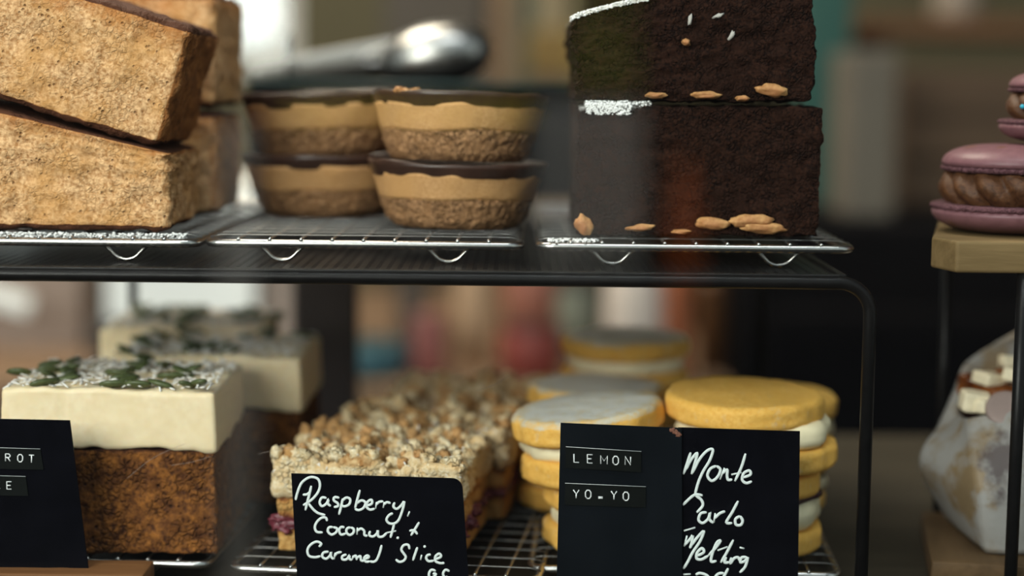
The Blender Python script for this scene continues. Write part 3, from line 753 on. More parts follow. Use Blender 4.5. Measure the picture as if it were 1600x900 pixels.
# ------------------------------------------------------------------ label cards
YC = -.0225
def card(name, P, label, thick=.0007, y=YC, lean=.010, rb=()):
    """P = picture corners tl,tr,br,bl ; bottom runs down to the counter; leans slightly back"""
    t = thing(name, (0, 0, 0), label, 'label card')
    tl, tr, br, bl = [at(px, py, y+lean*0) for px, py in P]
    return t, (tl, tr, br, bl)
def card_mesh(P, thick=.0008, y=YC, zb=ZT, rnd=None):
    tl, tr = at(*P[0], y), at(*P[1], y); bl, br = at(*P[3], y), at(*P[2], y)
    def down(a, b):
        k = (zb-a.z)/(b.z-a.z); return a+(b-a)*k
    bl, br = down(tl, bl), down(tr, br)
    pts = [tl]
    if rnd:
        n = 8; r_ = rnd; d1 = (tl-tr).normalized(); d2 = (br-tr).normalized()
        for k in range(n+1):
            a = PI/2*k/n; pts.append(tr+d1*r_*(1-math.sin(a))+d2*r_*(1-math.cos(a)))
    else: pts.append(tr)
    pts += [br, bl]
    n = len(pts); vs = [tuple(p) for p in pts]+[(p.x, p.y+thick, p.z) for p in pts]
    fs = [tuple(range(n))[::-1], tuple(range(n, 2*n))]+[(i, (i+1) % n, n+(i+1) % n, n+i) for i in range(n)]
    return vs, fs
def mkcard(P, label, y=YC, rnd=None, zb=ZT, base=None, mat='card'):
    b = Vector(base or (at(P[3][0]*.5+P[2][0]*.5, 900, y).x, y, zb))
    t = thing('label_card', b, label, 'label card', 'black label cards')
    vs, fs = card_mesh(P, y=y, rnd=rnd, zb=zb)
    vs = [tuple(Vector(v)-b) for v in vs]
    obj('card', (vs, fs), M[mat], t, smooth=False)
    return t, b
def strokes(parent, b, L, fx, w, y, name='handwriting', mat='chalk', smooth=True, hy=.00016):
    P = []
    for s in L:
        pts = [Vector(at(*fx(*q), y))-b for q in s]
        if len(pts) == 1: P.append(xf(ico(w*1.1, 2, .1, (1, .3, 1)), Matrix.Translation(pts[0]))); continue
        pts = smooth_line(pts, 5) if smooth and len(pts) > 2 else pts
        P.append(sweep(pts, w, 8, ry=hy, taper=smooth))
    return obj(name, merge(P), M[mat], parent)
RS = [[(110, 308), (122, 255), (155, 175), (212, 132), (258, 130), (290, 150), (300, 195), (285, 245), (252, 288), (212, 322), (168, 348)],
 [(232, 195), (218, 260), (202, 320), (186, 388)], [(165, 265), (200, 262), (230, 235)], [(212, 335), (248, 380), (288, 410), (342, 424)],
 [(352, 292), (315, 288), (298, 325), (315, 355), (350, 335), (368, 300), (362, 335), (385, 355)],
 [(452, 290), (415, 285), (408, 310), (438, 332), (440, 355), (408, 362)],
 [(478, 295), (466, 355), (448, 422)], [(472, 315), (505, 288), (536, 302), (528, 340), (490, 357), (466, 345)],
 [(612, 228), (592, 300), (574, 372)], [(585, 335), (625, 310), (655, 328), (640, 368), (602, 386), (572, 374)],
 [(665, 352), (705, 335), (702, 305), (672, 322), (664, 358), (690, 382), (728, 374)],
 [(742, 322), (735, 375)], [(738, 345), (762, 322), (795, 318)], [(802, 322), (794, 368)], [(796, 345), (822, 325), (852, 332)],
 [(884, 325), (874, 358), (900, 376), (932, 352), (958, 320), (945, 385), (915, 462), (880, 490), (840, 488), (820, 460), (840, 425), (870, 410)],
 [(1000, 395), (984, 435)],
 [(356, 472), (345, 445), (310, 447), (275, 480), (260, 520), (275, 555), (322, 560)],
 [(402, 518), (370, 522), (362, 552), (390, 577), (425, 560), (434, 530), (402, 518)],
 [(492, 522), (465, 518), (450, 545), (465, 577), (502, 568)],
 [(540, 520), (512, 530), (508, 560), (532, 580), (560, 564), (564, 535), (540, 520)],
 [(592, 522), (590, 578)], [(592, 548), (620, 530), (645, 548), (648, 580), (672, 587)],
 [(692, 548), (686, 582), (715, 592), (745, 568), (752, 545), (756, 590), (790, 592), (822, 562)],
 [(880, 492), (866, 550), (850, 602)], [(822, 562), (895, 548)], [(908, 602)],
 [(1075, 480), (1045, 530), (1010, 585)], [(998, 548), (1035, 545), (1062, 575)],
 [(292, 672), (310, 648), (272, 632), (225, 658), (202, 700), (215, 743), (260, 754), (305, 745)],
 [(368, 710), (328, 718), (318, 748), (348, 766), (380, 738), (386, 712), (386, 745), (404, 770)],
 [(420, 718), (410, 770)], [(412, 748), (432, 722), (470, 712)],
 [(508, 732), (476, 745), (476, 770), (508, 770), (532, 738), (530, 765), (550, 776)],
 [(560, 740), (552, 775)], [(556, 756), (580, 742), (588, 776)], [(592, 758), (615, 745), (622, 778), (645, 782)],
 [(650, 768), (682, 754), (668, 740), (646, 760), (658, 788), (692, 786)],
 [(782, 658), (766, 720), (742, 775), (715, 790), (690, 785)],
 [(1000, 692), (990, 658), (955, 660), (936, 692), (952, 722), (970, 750), (955, 780), (920, 790), (892, 770)],
 [(1062, 675), (1045, 722), (1026, 780)], [(1094, 735), (1086, 775)], [(1118, 670)],
 [(1166, 732), (1140, 738), (1130, 762), (1150, 785), (1192, 780)],
 [(1198, 772), (1245, 750), (1232, 726), (1202, 748), (1204, 785), (1240, 800), (1272, 798)],
 [(1205, 862), (1172, 852), (1152, 880), (1158, 912), (1192, 905), (1205, 885), (1180, 882)], [(1312, 864), (1282, 852), (1262, 880), (1274, 910), (1300, 905)]]
t, b = mkcard([(455, 740), (722, 748), (732, 900), (464, 900)], 'black card handwritten Raspberry, Coconut & Caramel Slice in white', rnd=.0038)
strokes(t, b, RS, lambda x, y: (440+x/5, 720+y/5), .00052, YC-.0002)
MS = [[(205, 232), (188, 285), (166, 350)], [(205, 232), (188, 300), (172, 325)], [(180, 325), (205, 275), (240, 235), (228, 290), (210, 350)], [(214, 345), (252, 270), (295, 222), (325, 218), (308, 275), (272, 335), (246, 395), (228, 462)],
 [(345, 305), (312, 320), (296, 358), (320, 386), (352, 362), (366, 325), (345, 305)],
 [(388, 315), (364, 378)], [(374, 348), (402, 325), (402, 358), (408, 380), (430, 378)],
 [(502, 238), (480, 310), (444, 388)], [(425, 352), (480, 340)],
 [(488, 368), (528, 352), (522, 330), (492, 345), (484, 380), (506, 398), (536, 388)],
 [(163, 517), (195, 485), (230, 460), (270, 465)], [(232, 466), (262, 488), (270, 520), (238, 557)],
 [(292, 556), (260, 562), (248, 596), (270, 614), (300, 590), (310, 556), (306, 592), (328, 614)],
 [(338, 560), (330, 612)], [(333, 590), (362, 562), (392, 550)], [(462, 494), (430, 555), (398, 610), (430, 614)],
 [(472, 576), (448, 592), (450, 622), (476, 624), (486, 600), (472, 576)],
 [(168, 656), (230, 638)], [(185, 682), (170, 740)], [(170, 735), (202, 700), (216, 682), (210, 725), (200, 750)], [(205, 740), (242, 690), (276, 658), (256, 712), (216, 772), (190, 822), (165, 862)],
 [(238, 792), (276, 772), (266, 750), (240, 775), (238, 806), (265, 810), (300, 790)],
 [(300, 790), (345, 742), (366, 710), (346, 720), (322, 780), (316, 822), (345, 818)],
 [(436, 704), (402, 770), (368, 828)], [(350, 762), (405, 742)], [(398, 798), (388, 826), (416, 826)],
 [(425, 800), (420, 832), (440, 805), (462, 800), (470, 818)], [(512, 800), (482, 800), (474, 826), (500, 818), (514, 798), (500, 850), (470, 882)], [(470, 745), (495, 752)],
 [(165, 892), (205, 890)], [(232, 893), (255, 885), (290, 895), (305, 912)], [(408, 858), (392, 890), (378, 915)], [(330, 915), (355, 888), (385, 885)]]
t, b = mkcard([(1060, 668), (1250, 674), (1247, 900), (1056, 900)], 'black card handwritten Monte Carlo Melting in white, right of the lemon label', y=YC+.0016)
strokes(t, b, MS, lambda x, y: (1020+x/3.4625, 640+y/3.4615), .00058, YC+.0014)
GL = {'L': [[(0, 1), (0, 0), (.8, 0)]], 'E': [[(.8, 1), (0, 1), (0, 0), (.8, 0)], [(0, .5), (.65, .5)]], 'M': [[(0, 0), (0, 1), (.5, .35), (1, 1), (1, 0)]],
 'O': [[(.25, 0), (0, .25), (0, .75), (.25, 1), (.6, 1), (.85, .75), (.85, .25), (.6, 0), (.25, 0)]], 'N': [[(0, 0), (0, 1), (.85, 0), (.85, 1)]],
 'Y': [[(0, 1), (.45, .5), (.9, 1)], [(.45, .5), (.45, 0)]], '-': [[(0, .25), (.7, .25)], [(0, .12), (.7, .12)]], 'R': [[(0, 0), (0, 1), (.55, 1), (.8, .8), (.8, .65), (.55, .5), (0, .5)], [(.4, .5), (.8, 0)]],
 'T': [[(0, 1), (.9, 1)], [(.45, 1), (.45, 0)]], 'C': [[(.8, .85), (.6, 1), (.25, 1), (0, .75), (0, .25), (.25, 0), (.6, 0), (.8, .15)]],
 'A': [[(0, 0), (0, .7), (.4, 1), (.8, .7), (.8, 0)], [(0, .4), (.8, .4)]], 'K': [[(0, 0), (0, 1)], [(.8, 1), (0, .45)], [(.25, .6), (.85, 0)]]}
def tape(parent, b, quad, letters, y, h=11.5, w=9.0):
    """letters = [(char, px, py)] centre of each letter in picture pixels"""
    q = [Vector(at(px, py, y))-b for px, py in quad]; vs = [tuple(v) for v in q]+[(v.x, v.y+.0004, v.z) for v in q]
    tp = obj('label_tape', (vs, [(3, 2, 1, 0), (4, 5, 6, 7), (0, 1, 5, 4), (1, 2, 6, 5), (2, 3, 7, 6), (3, 0, 4, 7)]), M['tape'], parent, smooth=False)
    sl = (quad[1][1]-quad[0][1])/(quad[1][0]-quad[0][0]); L = []
    for ch, cx, cy in letters:
        for s in GL[ch]: L.append([(cx+(u_-.42)*w, cy+(.5-v_)*h+(u_-.42)*w*sl) for u_, v_ in s])
    strokes(tp, b, L, lambda x, yy: (x, yy), .00025, y-.0001, 'embossed_letters', 'emb', False, .00014)
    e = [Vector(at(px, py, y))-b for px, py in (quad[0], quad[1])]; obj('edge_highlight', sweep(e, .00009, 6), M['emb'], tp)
t, b = mkcard([(876, 661), (1065, 669), (1066, 900), (870, 900)], 'black card with two embossed tapes reading LEMON YO-YO', mat='card2')
YT = YC-.0005
tape(t, b, [(884, 698), (1002, 705.5), (1002, 738), (883, 731)], [('L', 901, 716), ('E', 922, 717), ('M', 943, 718.5), ('O', 962, 719.5), ('N', 981, 720)], YT, 13, 10)
tape(t, b, [(883, 755), (1009, 760.5), (1009, 793), (882, 789)], [('Y', 900, 772), ('O', 919, 772.5), ('-', 939, 773.5), ('Y', 959, 774), ('O', 978, 775.5)], YT, 13, 10)
obj('worn_corner', merge([xf(ico(.0009, 2, .8, (1.3, .08, 1), k), Matrix.Translation(Vector(at(1051+k*3.2, 672+k*2.6, YC))-b)) for k in range(4)]), plain('rusty_wear', (.16, .06, .035), .8), t)
# carrot card stands on the wooden board
zw = at(70, 887, -.0225).z
bd = thing('wooden_board', (-.20, -.021, ZT), 'narrow orange brown wooden board edge at the bottom left under the carrot card', 'board')
xe = at(240, 885, -.012).x
bev(obj('board', block(.12, .022, zw-ZT, .003, .001, lambda p, n: .0002*fbm(p, 200, 2)), M['wood'], bd, (xe-.06+.20, .001, 0)), .0005)
t, b = mkcard([(-85, 653), (109, 657), (138, 888), (-85, 886)], 'black card with embossed tapes ending ROT, cut off at the bottom left', zb=zw)
tape(t, b, [(-85, 697), (63, 701.5), (68, 734), (-85, 731)], [('C', -53, 712.5), ('A', -34, 713), ('R', 12.5, 715), ('O', 31.5, 716), ('T', 49, 717)][0:0]+[('C', -45, 712.5), ('A', -26, 713), ('R', -7, 714), ('R', 12.5, 715), ('O', 31.5, 716), ('T', 49, 717)], YT, 11.5, 9)
tape(t, b, [(-85, 741), (40, 744.5), (44, 775), (-85, 773)], [('C', -43, 756.5), ('A', -24, 757), ('K', -4, 758), ('E', 14.5, 758.5)], YT, 11.5, 9)

# ------------------------------------------------------------------ macaron stand at the right
q0 = at(1456, 374, -.01); zt2 = q0.z; zb2 = at(1500, 424, -.01).z; xl = at(1456, 380, .004).x; xc = at(1492, 380, -.014).x
st = thing('macaron_stand', (.26, .05, ZT), 'wooden board on thin black metal legs carrying the macarons', 'stand')
def chamf():
    pts = [(xl, .004), (xc, -.0165), (.36, -.0165), (.36, .10), (.193, .10)]; n = 5
    vs = [(x-.26, y-.05, zb2-ZT) for x, y in pts]+[(x-.26, y-.05, zt2-ZT) for x, y in pts]
    return vs, [tuple(range(n))[::-1], tuple(range(n, 2*n))]+[(i, (i+1) % n, n+(i+1) % n, n+i) for i in range(n)]
bev(obj('board', chamf(), M['palewood'], st, smooth=False), .0012)
for (x, y, r_) in ((at(1590, 650, -.0130).x, -.0130, .0026), (.1965, .0965, .0025), (.355, .0, .0026), (.355, .0965, .0026)):
    l = obj('leg', sweep([(x-.26, y-.05, .001), (x-.26, y-.05, (zb2-ZT)/2), (x-.26, y-.05, zb2-ZT+.0005)], r_, 12), M['black'], st)
    obj('foot_cap', lathe(rprof(r_*1.5, 0, .005, .0008, 3, 3), 16), M['blackmatt'], l, (x-.26, y-.05, 0))

def shell_mesh(r, h, seed):
    P = [(0, 0)]+[(r*.96*k/6, 0) for k in range(1, 6)]+[(r*.97, 0), (r*1.0, h*.12)]
    P += [(r*math.cos(a)**.55, h*.12+h*.88*math.sin(a)) for a in [PI/2*k/14 for k in range(1, 14)]]+[(0, h)]
    def mk(p):
        return max(0, 1.1*noise.noise(Vector((p.x*130, p.y*130, seed)))-.0) if p.z > h*.35 else 0
    return lathe(P, 72, lambda p, a: p+Vector((p.x, p.y, 0)).normalized()*.0003*noise.noise(p*80), mk)
def foot_mesh(r, h):
    def dp(p, a):
        n_ = Vector((p.x, p.y, 0)).normalized(); return p+n_*(.0009*noise.noise(Vector((math.cos(a)*26, math.sin(a)*26, p.z*900)))+.0004*math.sin(a*55))
    return lathe([(0, 0), (r*.6, 0), (r*.97, 0), (r*1.01, h*.3), (r*1.01, h*.7), (r*.97, h), (r*.5, h), (0, h)], 220, dp)
def swirl_mesh(r, h):
    n = 12; L = [(0, 0), (r*.5, 0)]+[(r*(.86+.14*math.sin(PI*k/n)), h*k/n) for k in range(n+1)]+[(r*.5, h), (0, h)]
    def dp(p, a):
        n_ = Vector((p.x, p.y, 0)).normalized(); w = abs(math.sin((a*7+p.z/h*2.6)))**.7
        return p+n_*(.0040*(w-.6)+.0006*noise.noise(p*160)) if math.hypot(p.x, p.y) > r*.6 else p
    return lathe(L, 240, dp)
def make_macaron(seed, r=.029, hs=.0088, hf=.0022, hg=.0125):
    t = bpy.data.objects.new('macaron', None); COL.objects.link(t); t.empty_display_size = .01
    s = obj('shell', shell_mesh(r*1.06, hs, seed), M['shell'], t, (0, 0, hs)); s.rotation_euler = (PI, 0, 0)
    obj('ruffled_foot', foot_mesh(r*1.045, hf), M['macfoot'], t, (0, 0, hs-.0004))
    obj('buttercream_swirl', swirl_mesh(r*.94, hg), M['ganache'], t, (0, 0, hs+hf-.0012))
    f2 = obj('ruffled_foot', foot_mesh(r*.93, hf), M['macfoot'], t, (0, 0, hs+hf+hg-.0022))
    obj('shell', shell_mesh(r*.95, hs*.95, seed+1), M['shell'], t, (0, 0, hs+2*hf+hg-.0026)); return t
hq = (at(1560, 226, .02).z-zt2); r1 = .0345
MA = make_macaron(3, r1/1.06, .0098, .0026, .0150)
cx = at(1459, 350, .028).x+r1
MA.location = (cx, .0300, zt2); sc_ = hq/(.0098*1.95+.0052+.0150-.0026); MA.scale = (1, 1, sc_)
tag(MA, 'large mauve macaron with chocolate buttercream, lying directly on the wooden board', 'macaron', 'stacked mauve macarons')
MB = copy_thing(MA, (cx+.0255, .032, zt2+hq+.0002), 'mauve macaron on top of the large one, with a blue sprinkle', rz=R(75), scale=(.95, .95, sc_*.84))
q = at(1606, 167, .012)
obj('blue_sprinkle', ico(.0012, 2, 0), plain('turquoise_sugar', (.02, .35, .50), .4), MB, ((q.x-MB.location.x)/.95, 0, (q.z-MB.location.z)/(sc_*.84)))
sp_ = MB.children[-1]
sp_ = [c for c in bpy.data.objects if c.name.startswith('blue_sprinkle')][0]
dx = (q.x-MB.location.x); yy = -math.sqrt(max(0, (.0335*.90)**2-dx*dx)); v = Matrix.Rotation(-R(75), 3, 'Z') @ Vector((dx, yy-.0015, 0)); sp_.location = (v.x/.95, v.y/.95, (q.z-MB.location.z)/(sc_*.84))

# paper wrapped cake on a wooden board
ob = thing('serving_board', (.215, .06, ZT), 'wooden serving board on the counter under the paper wrapped cake', 'board')
e0 = Vector((.168, -.015, 0)); e1 = Vector((.1876, .0935, 0)); ob.rotation_euler = (0, 0, -math.atan2(e1.x-e0.x, e1.y-e0.y)); u1 = (e1-e0).normalized(); v1 = Vector((u1.y, -u1.x, 0)); pc = e0+u1*.0605+v1*.08; ob.location = (pc.x, pc.y, ZT)
bev(obj('board', block(.16, .088, .0125, .004, .0015), woodmat('serving_board_wood', (.055, .032, .014), (.11, .065, .03), 'Y', 40), ob, (0, 0, 0)), .0004)
def papercake():
    zt3 = ZT+.0127; base = Vector((.222, .058, zt3))
    t = thing('wrapped_cake', base, 'dark cake wrapped in white greaseproof paper topped with caramel and marshmallow', 'cake')
    cols = [((1500, 775, .088), (1485, 690, .090), (1502, 578, .095), (1532, 560, .098)),
            ((1478, 802, .070), (1436, 716, .055), (1488, 656, .070), (1503, 648, .075)),
            ((1541, 858, .012), (1528, 760, .010), (1512, 664, .030), (1518, 656, .036)),
            ((1600, 866, .010), (1592, 760, .009), (1600, 648, .022), (1602, 640, .028)),
            ((1700, 870, .014), (1715, 760, .012), (1700, 640, .015), (1698, 632, .02)),
            ((1720, 800, .085), (1730, 700, .085), (1720, 600, .085), (1712, 592, .085)),
            ((1650, 775, .088), (1650, 650, .092), (1620, 512, .095), (1612, 520, .09))]
    n = len(cols); P = []
    for c in cols:
        col = [Vector(at(*q)) for q in c]
        col[0].z = zt3+.0006; P.append(col)
    # bicubic-ish refinement
    U = 10; V_ = 8; grid = []
    def cr(a, b, c, d, t_): return .5*((2*b)+(c-a)*t_+(2*a-5*b+4*c-d)*t_*t_+(3*b-a-3*c+d)*t_**3)
    fine = [[None]*0 for _ in range(n)]
    for i in range(n):
        fine[i] = smooth_line(P[i], V_)
    m_ = len(fine[0]); vs = []; fs = []; mk = []
    for i in range(n):
        for u_ in range(U):
            t_ = u_/U
            for k in range(m_):
                a, b_, c_, d_ = fine[i-1][k], fine[i][k], fine[(i+1) % n][k], fine[(i+2) % n][k]
                p_ = b_.lerp(c_, t_)*.75+cr(a, b_, c_, d_, t_)*.25
                w = .0010*noise.noise(p_*70)+.0018*abs(noise.noise(p_*38))*(k/m_)
                dirn = Vector((p_.x-base.x, p_.y-base.y, 0)).normalized()
                p_ = p_+dirn*w; vs.append(tuple(p_-base))
                ss = (i+t_); mk.append(max(0, 1-abs(ss-2.55)/1.0)*max(0, 1-abs(k/m_-.42)/.36)*1.1)
    N = n*U
    for i in range(N):
        for k in range(m_-1):
            a = i*m_+k; b_ = ((i+1) % N)*m_+k; fs.append((a, b_, b_+1, a+1))
    pp = obj('paper_wrap', (vs, fs, mk), M['paper'], t); s = pp.modifiers.new('solid', 'SOLIDIFY'); s.thickness = .0003; s.offset = 0
    # cake body
    c = at(1590, 650, .065); zc = at(1560, 640, .05).z-zt3
    cb = obj('cake_body', block(.048, .048, zc, .002, .003, lambda p, n_: .001*fbm(p, 120, 3)), M['brownie'], t, (c.x-base.x+.008, .008, .0008)); cb.rotation_euler = (0, 0, R(28))
    # caramel pool
    car, tt, bb_ = newmat('burnt_caramel'); tcn = tt.nodes.new('ShaderNodeTexCoord').outputs['Object']; f = nz(tt, 90, 3, .5, tcn)
    tt.links.new(ramp(tt, f, [(.35, (.06, .014, .004)), (.65, (.24, .07, .012))]), bb_.inputs['Base Color']); bb_.inputs['Roughness'].default_value = .18
    P2 = block(.049, .048, .009, .0015, .003, lambda p, n_: .0040*fbm(p, 110, 3)+.0010)
    cp = obj('caramel_topping', P2, car, t, (c.x-base.x+.008, .009, zc-.001)); cp.rotation_euler = (R(7), 0, R(28))
    mm = plain('marshmallow', (.80, .70, .50), .6, 0, .3, .15, 150)
    for k, (px, py, Y, s1, s2) in enumerate([(1521, 627, .040, .0060, .0042), (1545, 592, .062, .0062, .0028), (1582, 586, .055, .0045, .003), (1576, 565, .080, .0045, .0026), (1535, 635, .034, .0035, .003), (1612, 600, .05, .005, .003)]):
        q = Vector(at(px, py, Y))-base; o = obj('marshmallow_piece', block(s1*2, s1*1.7, s2*2, .0012, .001, lambda p, n_: .0007*fbm(p+Vector((k, 0, 0)), 250, 2)), mm, t, (q.x, q.y, q.z-s2)); o.rotation_euler = (R(5), R(8), R(30*k))
    q = Vector(at(1572, 636, .03))-base
    o = obj('biscuit_piece', lathe(rprof(.0085, 0, .004, .0015, 3, 4), 32), plain('pink_wafer', (.27, .20, .18), .6), t, tuple(q)); o.rotation_euler = (R(50), 0, R(-15)); o.location.z -= .002
papercake()
# sheet of paper standing behind wrapped cake is part of the wrap

# ------------------------------------------------------------------ things behind the display
def bx(name, mat, px0, px1, py0, py1, Y, depth, label, cat, zb=None, bevw=.004, parts=None, group=None):
    a = at(px0, py0, Y); c = at(px1, py1, Y); z0 = c.z if zb is None else zb; w = c.x-a.x; h = a.z-z0
    t = thing(name, ((a.x+c.x)/2, Y+depth/2, z0), label, cat, group)
    bev(obj('body', box(-w/2, w/2, -depth/2, depth/2, 0, h), mat, t, smooth=False), bevw); return t, w, h
# back counter (left) and dark cabinet (right)
ZB = -.085; xr = at(1150, 560, .95).x
BC = thing('back_counter', ((xr-2.1)/2, 1.35, ZF), 'long brown wooden back counter far behind the shelf', 'counter')
bw = (xr+2.1)/2
obj('cupboard_body', box(-bw, bw, -.38, .38, 0, ZB-ZF-.035), plain('brown_cupboard', (.05, .034, .024), .6), BC, smooth=False)
bev(obj('worktop', box(-bw, bw, -.4, .4, ZB-ZF-.035, ZB-ZF), woodmat('back_worktop', (.12, .075, .045), (.22, .14, .085), 'X', 10), BC, smooth=False), .004)
for k in range(5):
    d = obj('door', box(-.19, .19, -.012, 0, 0, .62), plain('cupboard_door', (.065, .045, .03), .5), BC, (-bw+.25+k*.42, -.38, .08), smooth=False)
    obj('handle', sweep([(.13, -.018, .5), (.13, -.035, .5), (.13, -.035, .56), (.13, -.018, .56)], .004, 8), M['brush'], d)
zc2 = at(1300, 352, .95).z
FC = thing('black_fridge', (xr+.62, 1.30, ZF), 'wide dull black undercounter fridge in the dark behind the macarons', 'fridge')
bev(obj('body', box(-.615, .9, -.33, .35, 0, zc2-ZF), M['blackmatt'], FC, smooth=False), .006)
for k in range(2):
    d = obj('door', box(-.29, .29, -.02, 0, 0, .74), M['blackmatt'], FC, (-.30+k*.62, -.335, .10), smooth=False); bev(d, .004)
    obj('handle', sweep([(.24*(1-2*k), -.02, .2), (.24*(1-2*k), -.05, .22), (.24*(1-2*k), -.05, .6), (.24*(1-2*k), -.02, .62)], .008, 8), M['black'], d)

# black box on a dark stand behind the tarts, tongs and dome on it
zk = at(640, 131, .31).z; xk0 = at(388, 200, .31).x; xk1 = at(905, 200, .31).x; zkb = ZS-.03
KB = thing('black_serving_box', ((xk0+xk1)/2, .38, ZT), 'large dull black box on a slim dark pedestal behind the tarts', 'box')
hw = (xk1-xk0)/2
bev(obj('box_body', box(-hw, hw, -.07, .07, ZS+.008-ZT, zk-ZT), M['blackmatt'], KB, smooth=False), .002)
pxc = at(505, 600, .36).x-KB.location.x
obj('pedestal', box(pxc-.018, pxc+.018, -.02, .02, -.80, ZS+.008-ZT), plain('dark_brown_post', (.03, .02, .016), .7), KB, smooth=False)
obj('foot_plate', box(pxc-.10, pxc+.10, -.05, .05, ZF-ZT, -.80), M['blackmatt'], KB, smooth=False)
obj('rim', merge([sweep([(-hw, -.069, zk-ZT), (0, -.069, zk-ZT), (hw, -.069, zk-ZT)], .0012, 8)]), plain('teal_trim', (.015, .04, .036), .5), KB)
# tongs: long arm with a stamped slot, rounded scoop head
def tongs():
    Yt = .345
    A = at(392, 116, Yt); Bq = at(660, 78, Yt-.01); Hd = at(705, 82, Yt)
    base = Vector((Hd.x, Yt, zk+.001)); L = (Bq-A).length
    t = thing('serving_tongs', base, 'shiny steel serving tongs lying on the black box, rounded head to the right', 'tongs')
    ang = math.atan2(Bq.z-A.z, Bq.x-A.x)
    def arm(off, y, w=.0085):
        Mx = Matrix.Translation(A-base+Vector((0, y, off))) @ Matrix.Rotation(-ang, 4, 'Y')
        bodyv = block(L*1.02, .004, w*2, .004, .0019, None, lambda p: Vector((p.x, p.y+.0025*math.sin(p.x*20), (p.z-w)*(.7+.5*(p.x/L+.5)))), None)
        o = obj('arm', xf(bodyv, Mx @ Matrix.Translation((L*.5, 0, 0))), M['tongsteel'], t)
        c = []
        for k in range(25):
            a = 2*PI*k/24; ca, sa = math.cos(a), math.sin(a); c.append(Mx @ Vector((L*.80+(L*.16 if ca > 0 else -L*.16)*min(1, abs(ca)*1.0)+0*ca, -.0032, w*.45*sa)))
        obj('stamped_slot', sweep(c[:-1], .0009, 8, True), M['steel'], o)
    arm(.0, 0); arm(-.006, .018, .007)
    # scoop head: shallow bowl
    def dome(cx, cz, rx, rz_, y, rot):
        P = lathe([(0, -.016), (.35, -.0155), (.65, -.012), (.85, -.006), (.96, 0), (1.0, .003), (.97, .004), (.93, .0015), (.82, -.004), (.62, -.0105), (.33, -.014), (0, -.0145)], 48)
        vs = []
        for (x, yv, z) in P[0]: vs.append((x*rx, z, yv*rz_))
        Mx = Matrix.Translation((cx, y, cz)) @ Matrix.Rotation(R(rot), 4, 'Y')
        return xf((vs, P[1]), Mx)
    q = at(690, 88, Yt)-base
    obj('scoop_head', dome(q.x-.003, q.z, .0340, .0190, -.006, -12), M['scoop'], t)
    obj('scoop_head', dome(q.x-.008, q.z-.001, .030, .017, .016, -8), M['scoop'], t)
    return t
tongs()
# small upright metal price spike near the window side of the box (seen as a pale thin pin)
q0_ = at(450, 126, .33)
pn = thing('skewer_pin', (q0_.x, .33, zk), 'thin pale metal pin upright on the black box beside the tongs handle', 'pin')
obj('shaft', sweep([(0, 0, 0), (0, 0, .012), (0, 0, .024)], .0014, 8), M['brush'], pn); obj('tip', ico(.0022, 2), M['brush'], pn, (0, 0, .025))

def lathething(name, prof, mat, px, Y, zb, label, cat, group=None, seg=40):
    q = at(px, 500, Y); t = thing(name, (q.x, Y, zb), label, cat, group); obj('body', lathe(prof, seg), mat, t); return t
# left: white cardboard boxes/tray on the back counter, pale and bright
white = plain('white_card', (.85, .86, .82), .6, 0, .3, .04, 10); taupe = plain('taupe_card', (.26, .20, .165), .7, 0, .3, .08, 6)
def cakebox(px0, px1, pb, Y, dep, h, mat, label):
    a = at(px0, pb, Y); c = at(px1, pb, Y); w = c.x-a.x
    t = thing('cake_box', ((a.x+c.x)/2, Y+dep/2, ZB), label, 'box', 'cardboard boxes on the back counter')
    bev(obj('body', box(-w/2, w/2, -dep/2, dep/2, 0, h*.8), mat, t, smooth=False), .003)
    bev(obj('lid', box(-w/2-.004, w/2+.004, -dep/2-.004, dep/2+.004, h*.62, h), mat, t, smooth=False), .003); return t
ZW1 = at(300, 505, 1.0).z
# dark low stand carrying them
DS = thing('dark_crate', (at(280, 500, 1.02).x, 1.12, ZB), 'low dark wooden crate under the white boxes on the back counter', 'crate')
zr = ZW1-ZB
obj('slats', merge([box(-.082, .082, -.13, -.115, k*zr/3+.002, (k+1)*zr/3-.004) for k in range(3)]+[box(-.082, .082, .115, .13, 0, zr-.004)]), plain('dark_slat', (.035, .028, .022), .6), DS, smooth=False)
obj('top_board', box(-.082, .082, -.115, .115, zr-.006, zr), plain('dark_slat_top', (.05, .038, .03), .6), DS, smooth=False)
t = cakebox(165, 400, 505, 1.0, .22, .13, white, 'bright white cardboard cake box seen below the shelf on the left'); t.location.z = ZW1
t = cakebox(412, 470, 560, .99, .2, .30, taupe, 'taupe cardboard box standing right of the white cake box')
t = cakebox(-60, 130, 560, 1.15, .2, .24, taupe, 'wide taupe cardboard box at the far left behind the carrot cakes')
# steel ruler-like strip with a white blade
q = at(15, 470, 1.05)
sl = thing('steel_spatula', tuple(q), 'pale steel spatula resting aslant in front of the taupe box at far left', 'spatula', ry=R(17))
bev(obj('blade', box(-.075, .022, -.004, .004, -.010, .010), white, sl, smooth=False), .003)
obj('handle', sweep([(-.075, 0, 0), (-.12, 0, 0), (-.19, 0, 0)], .009, 10), M['black'], sl)
sl.location.z = q.z
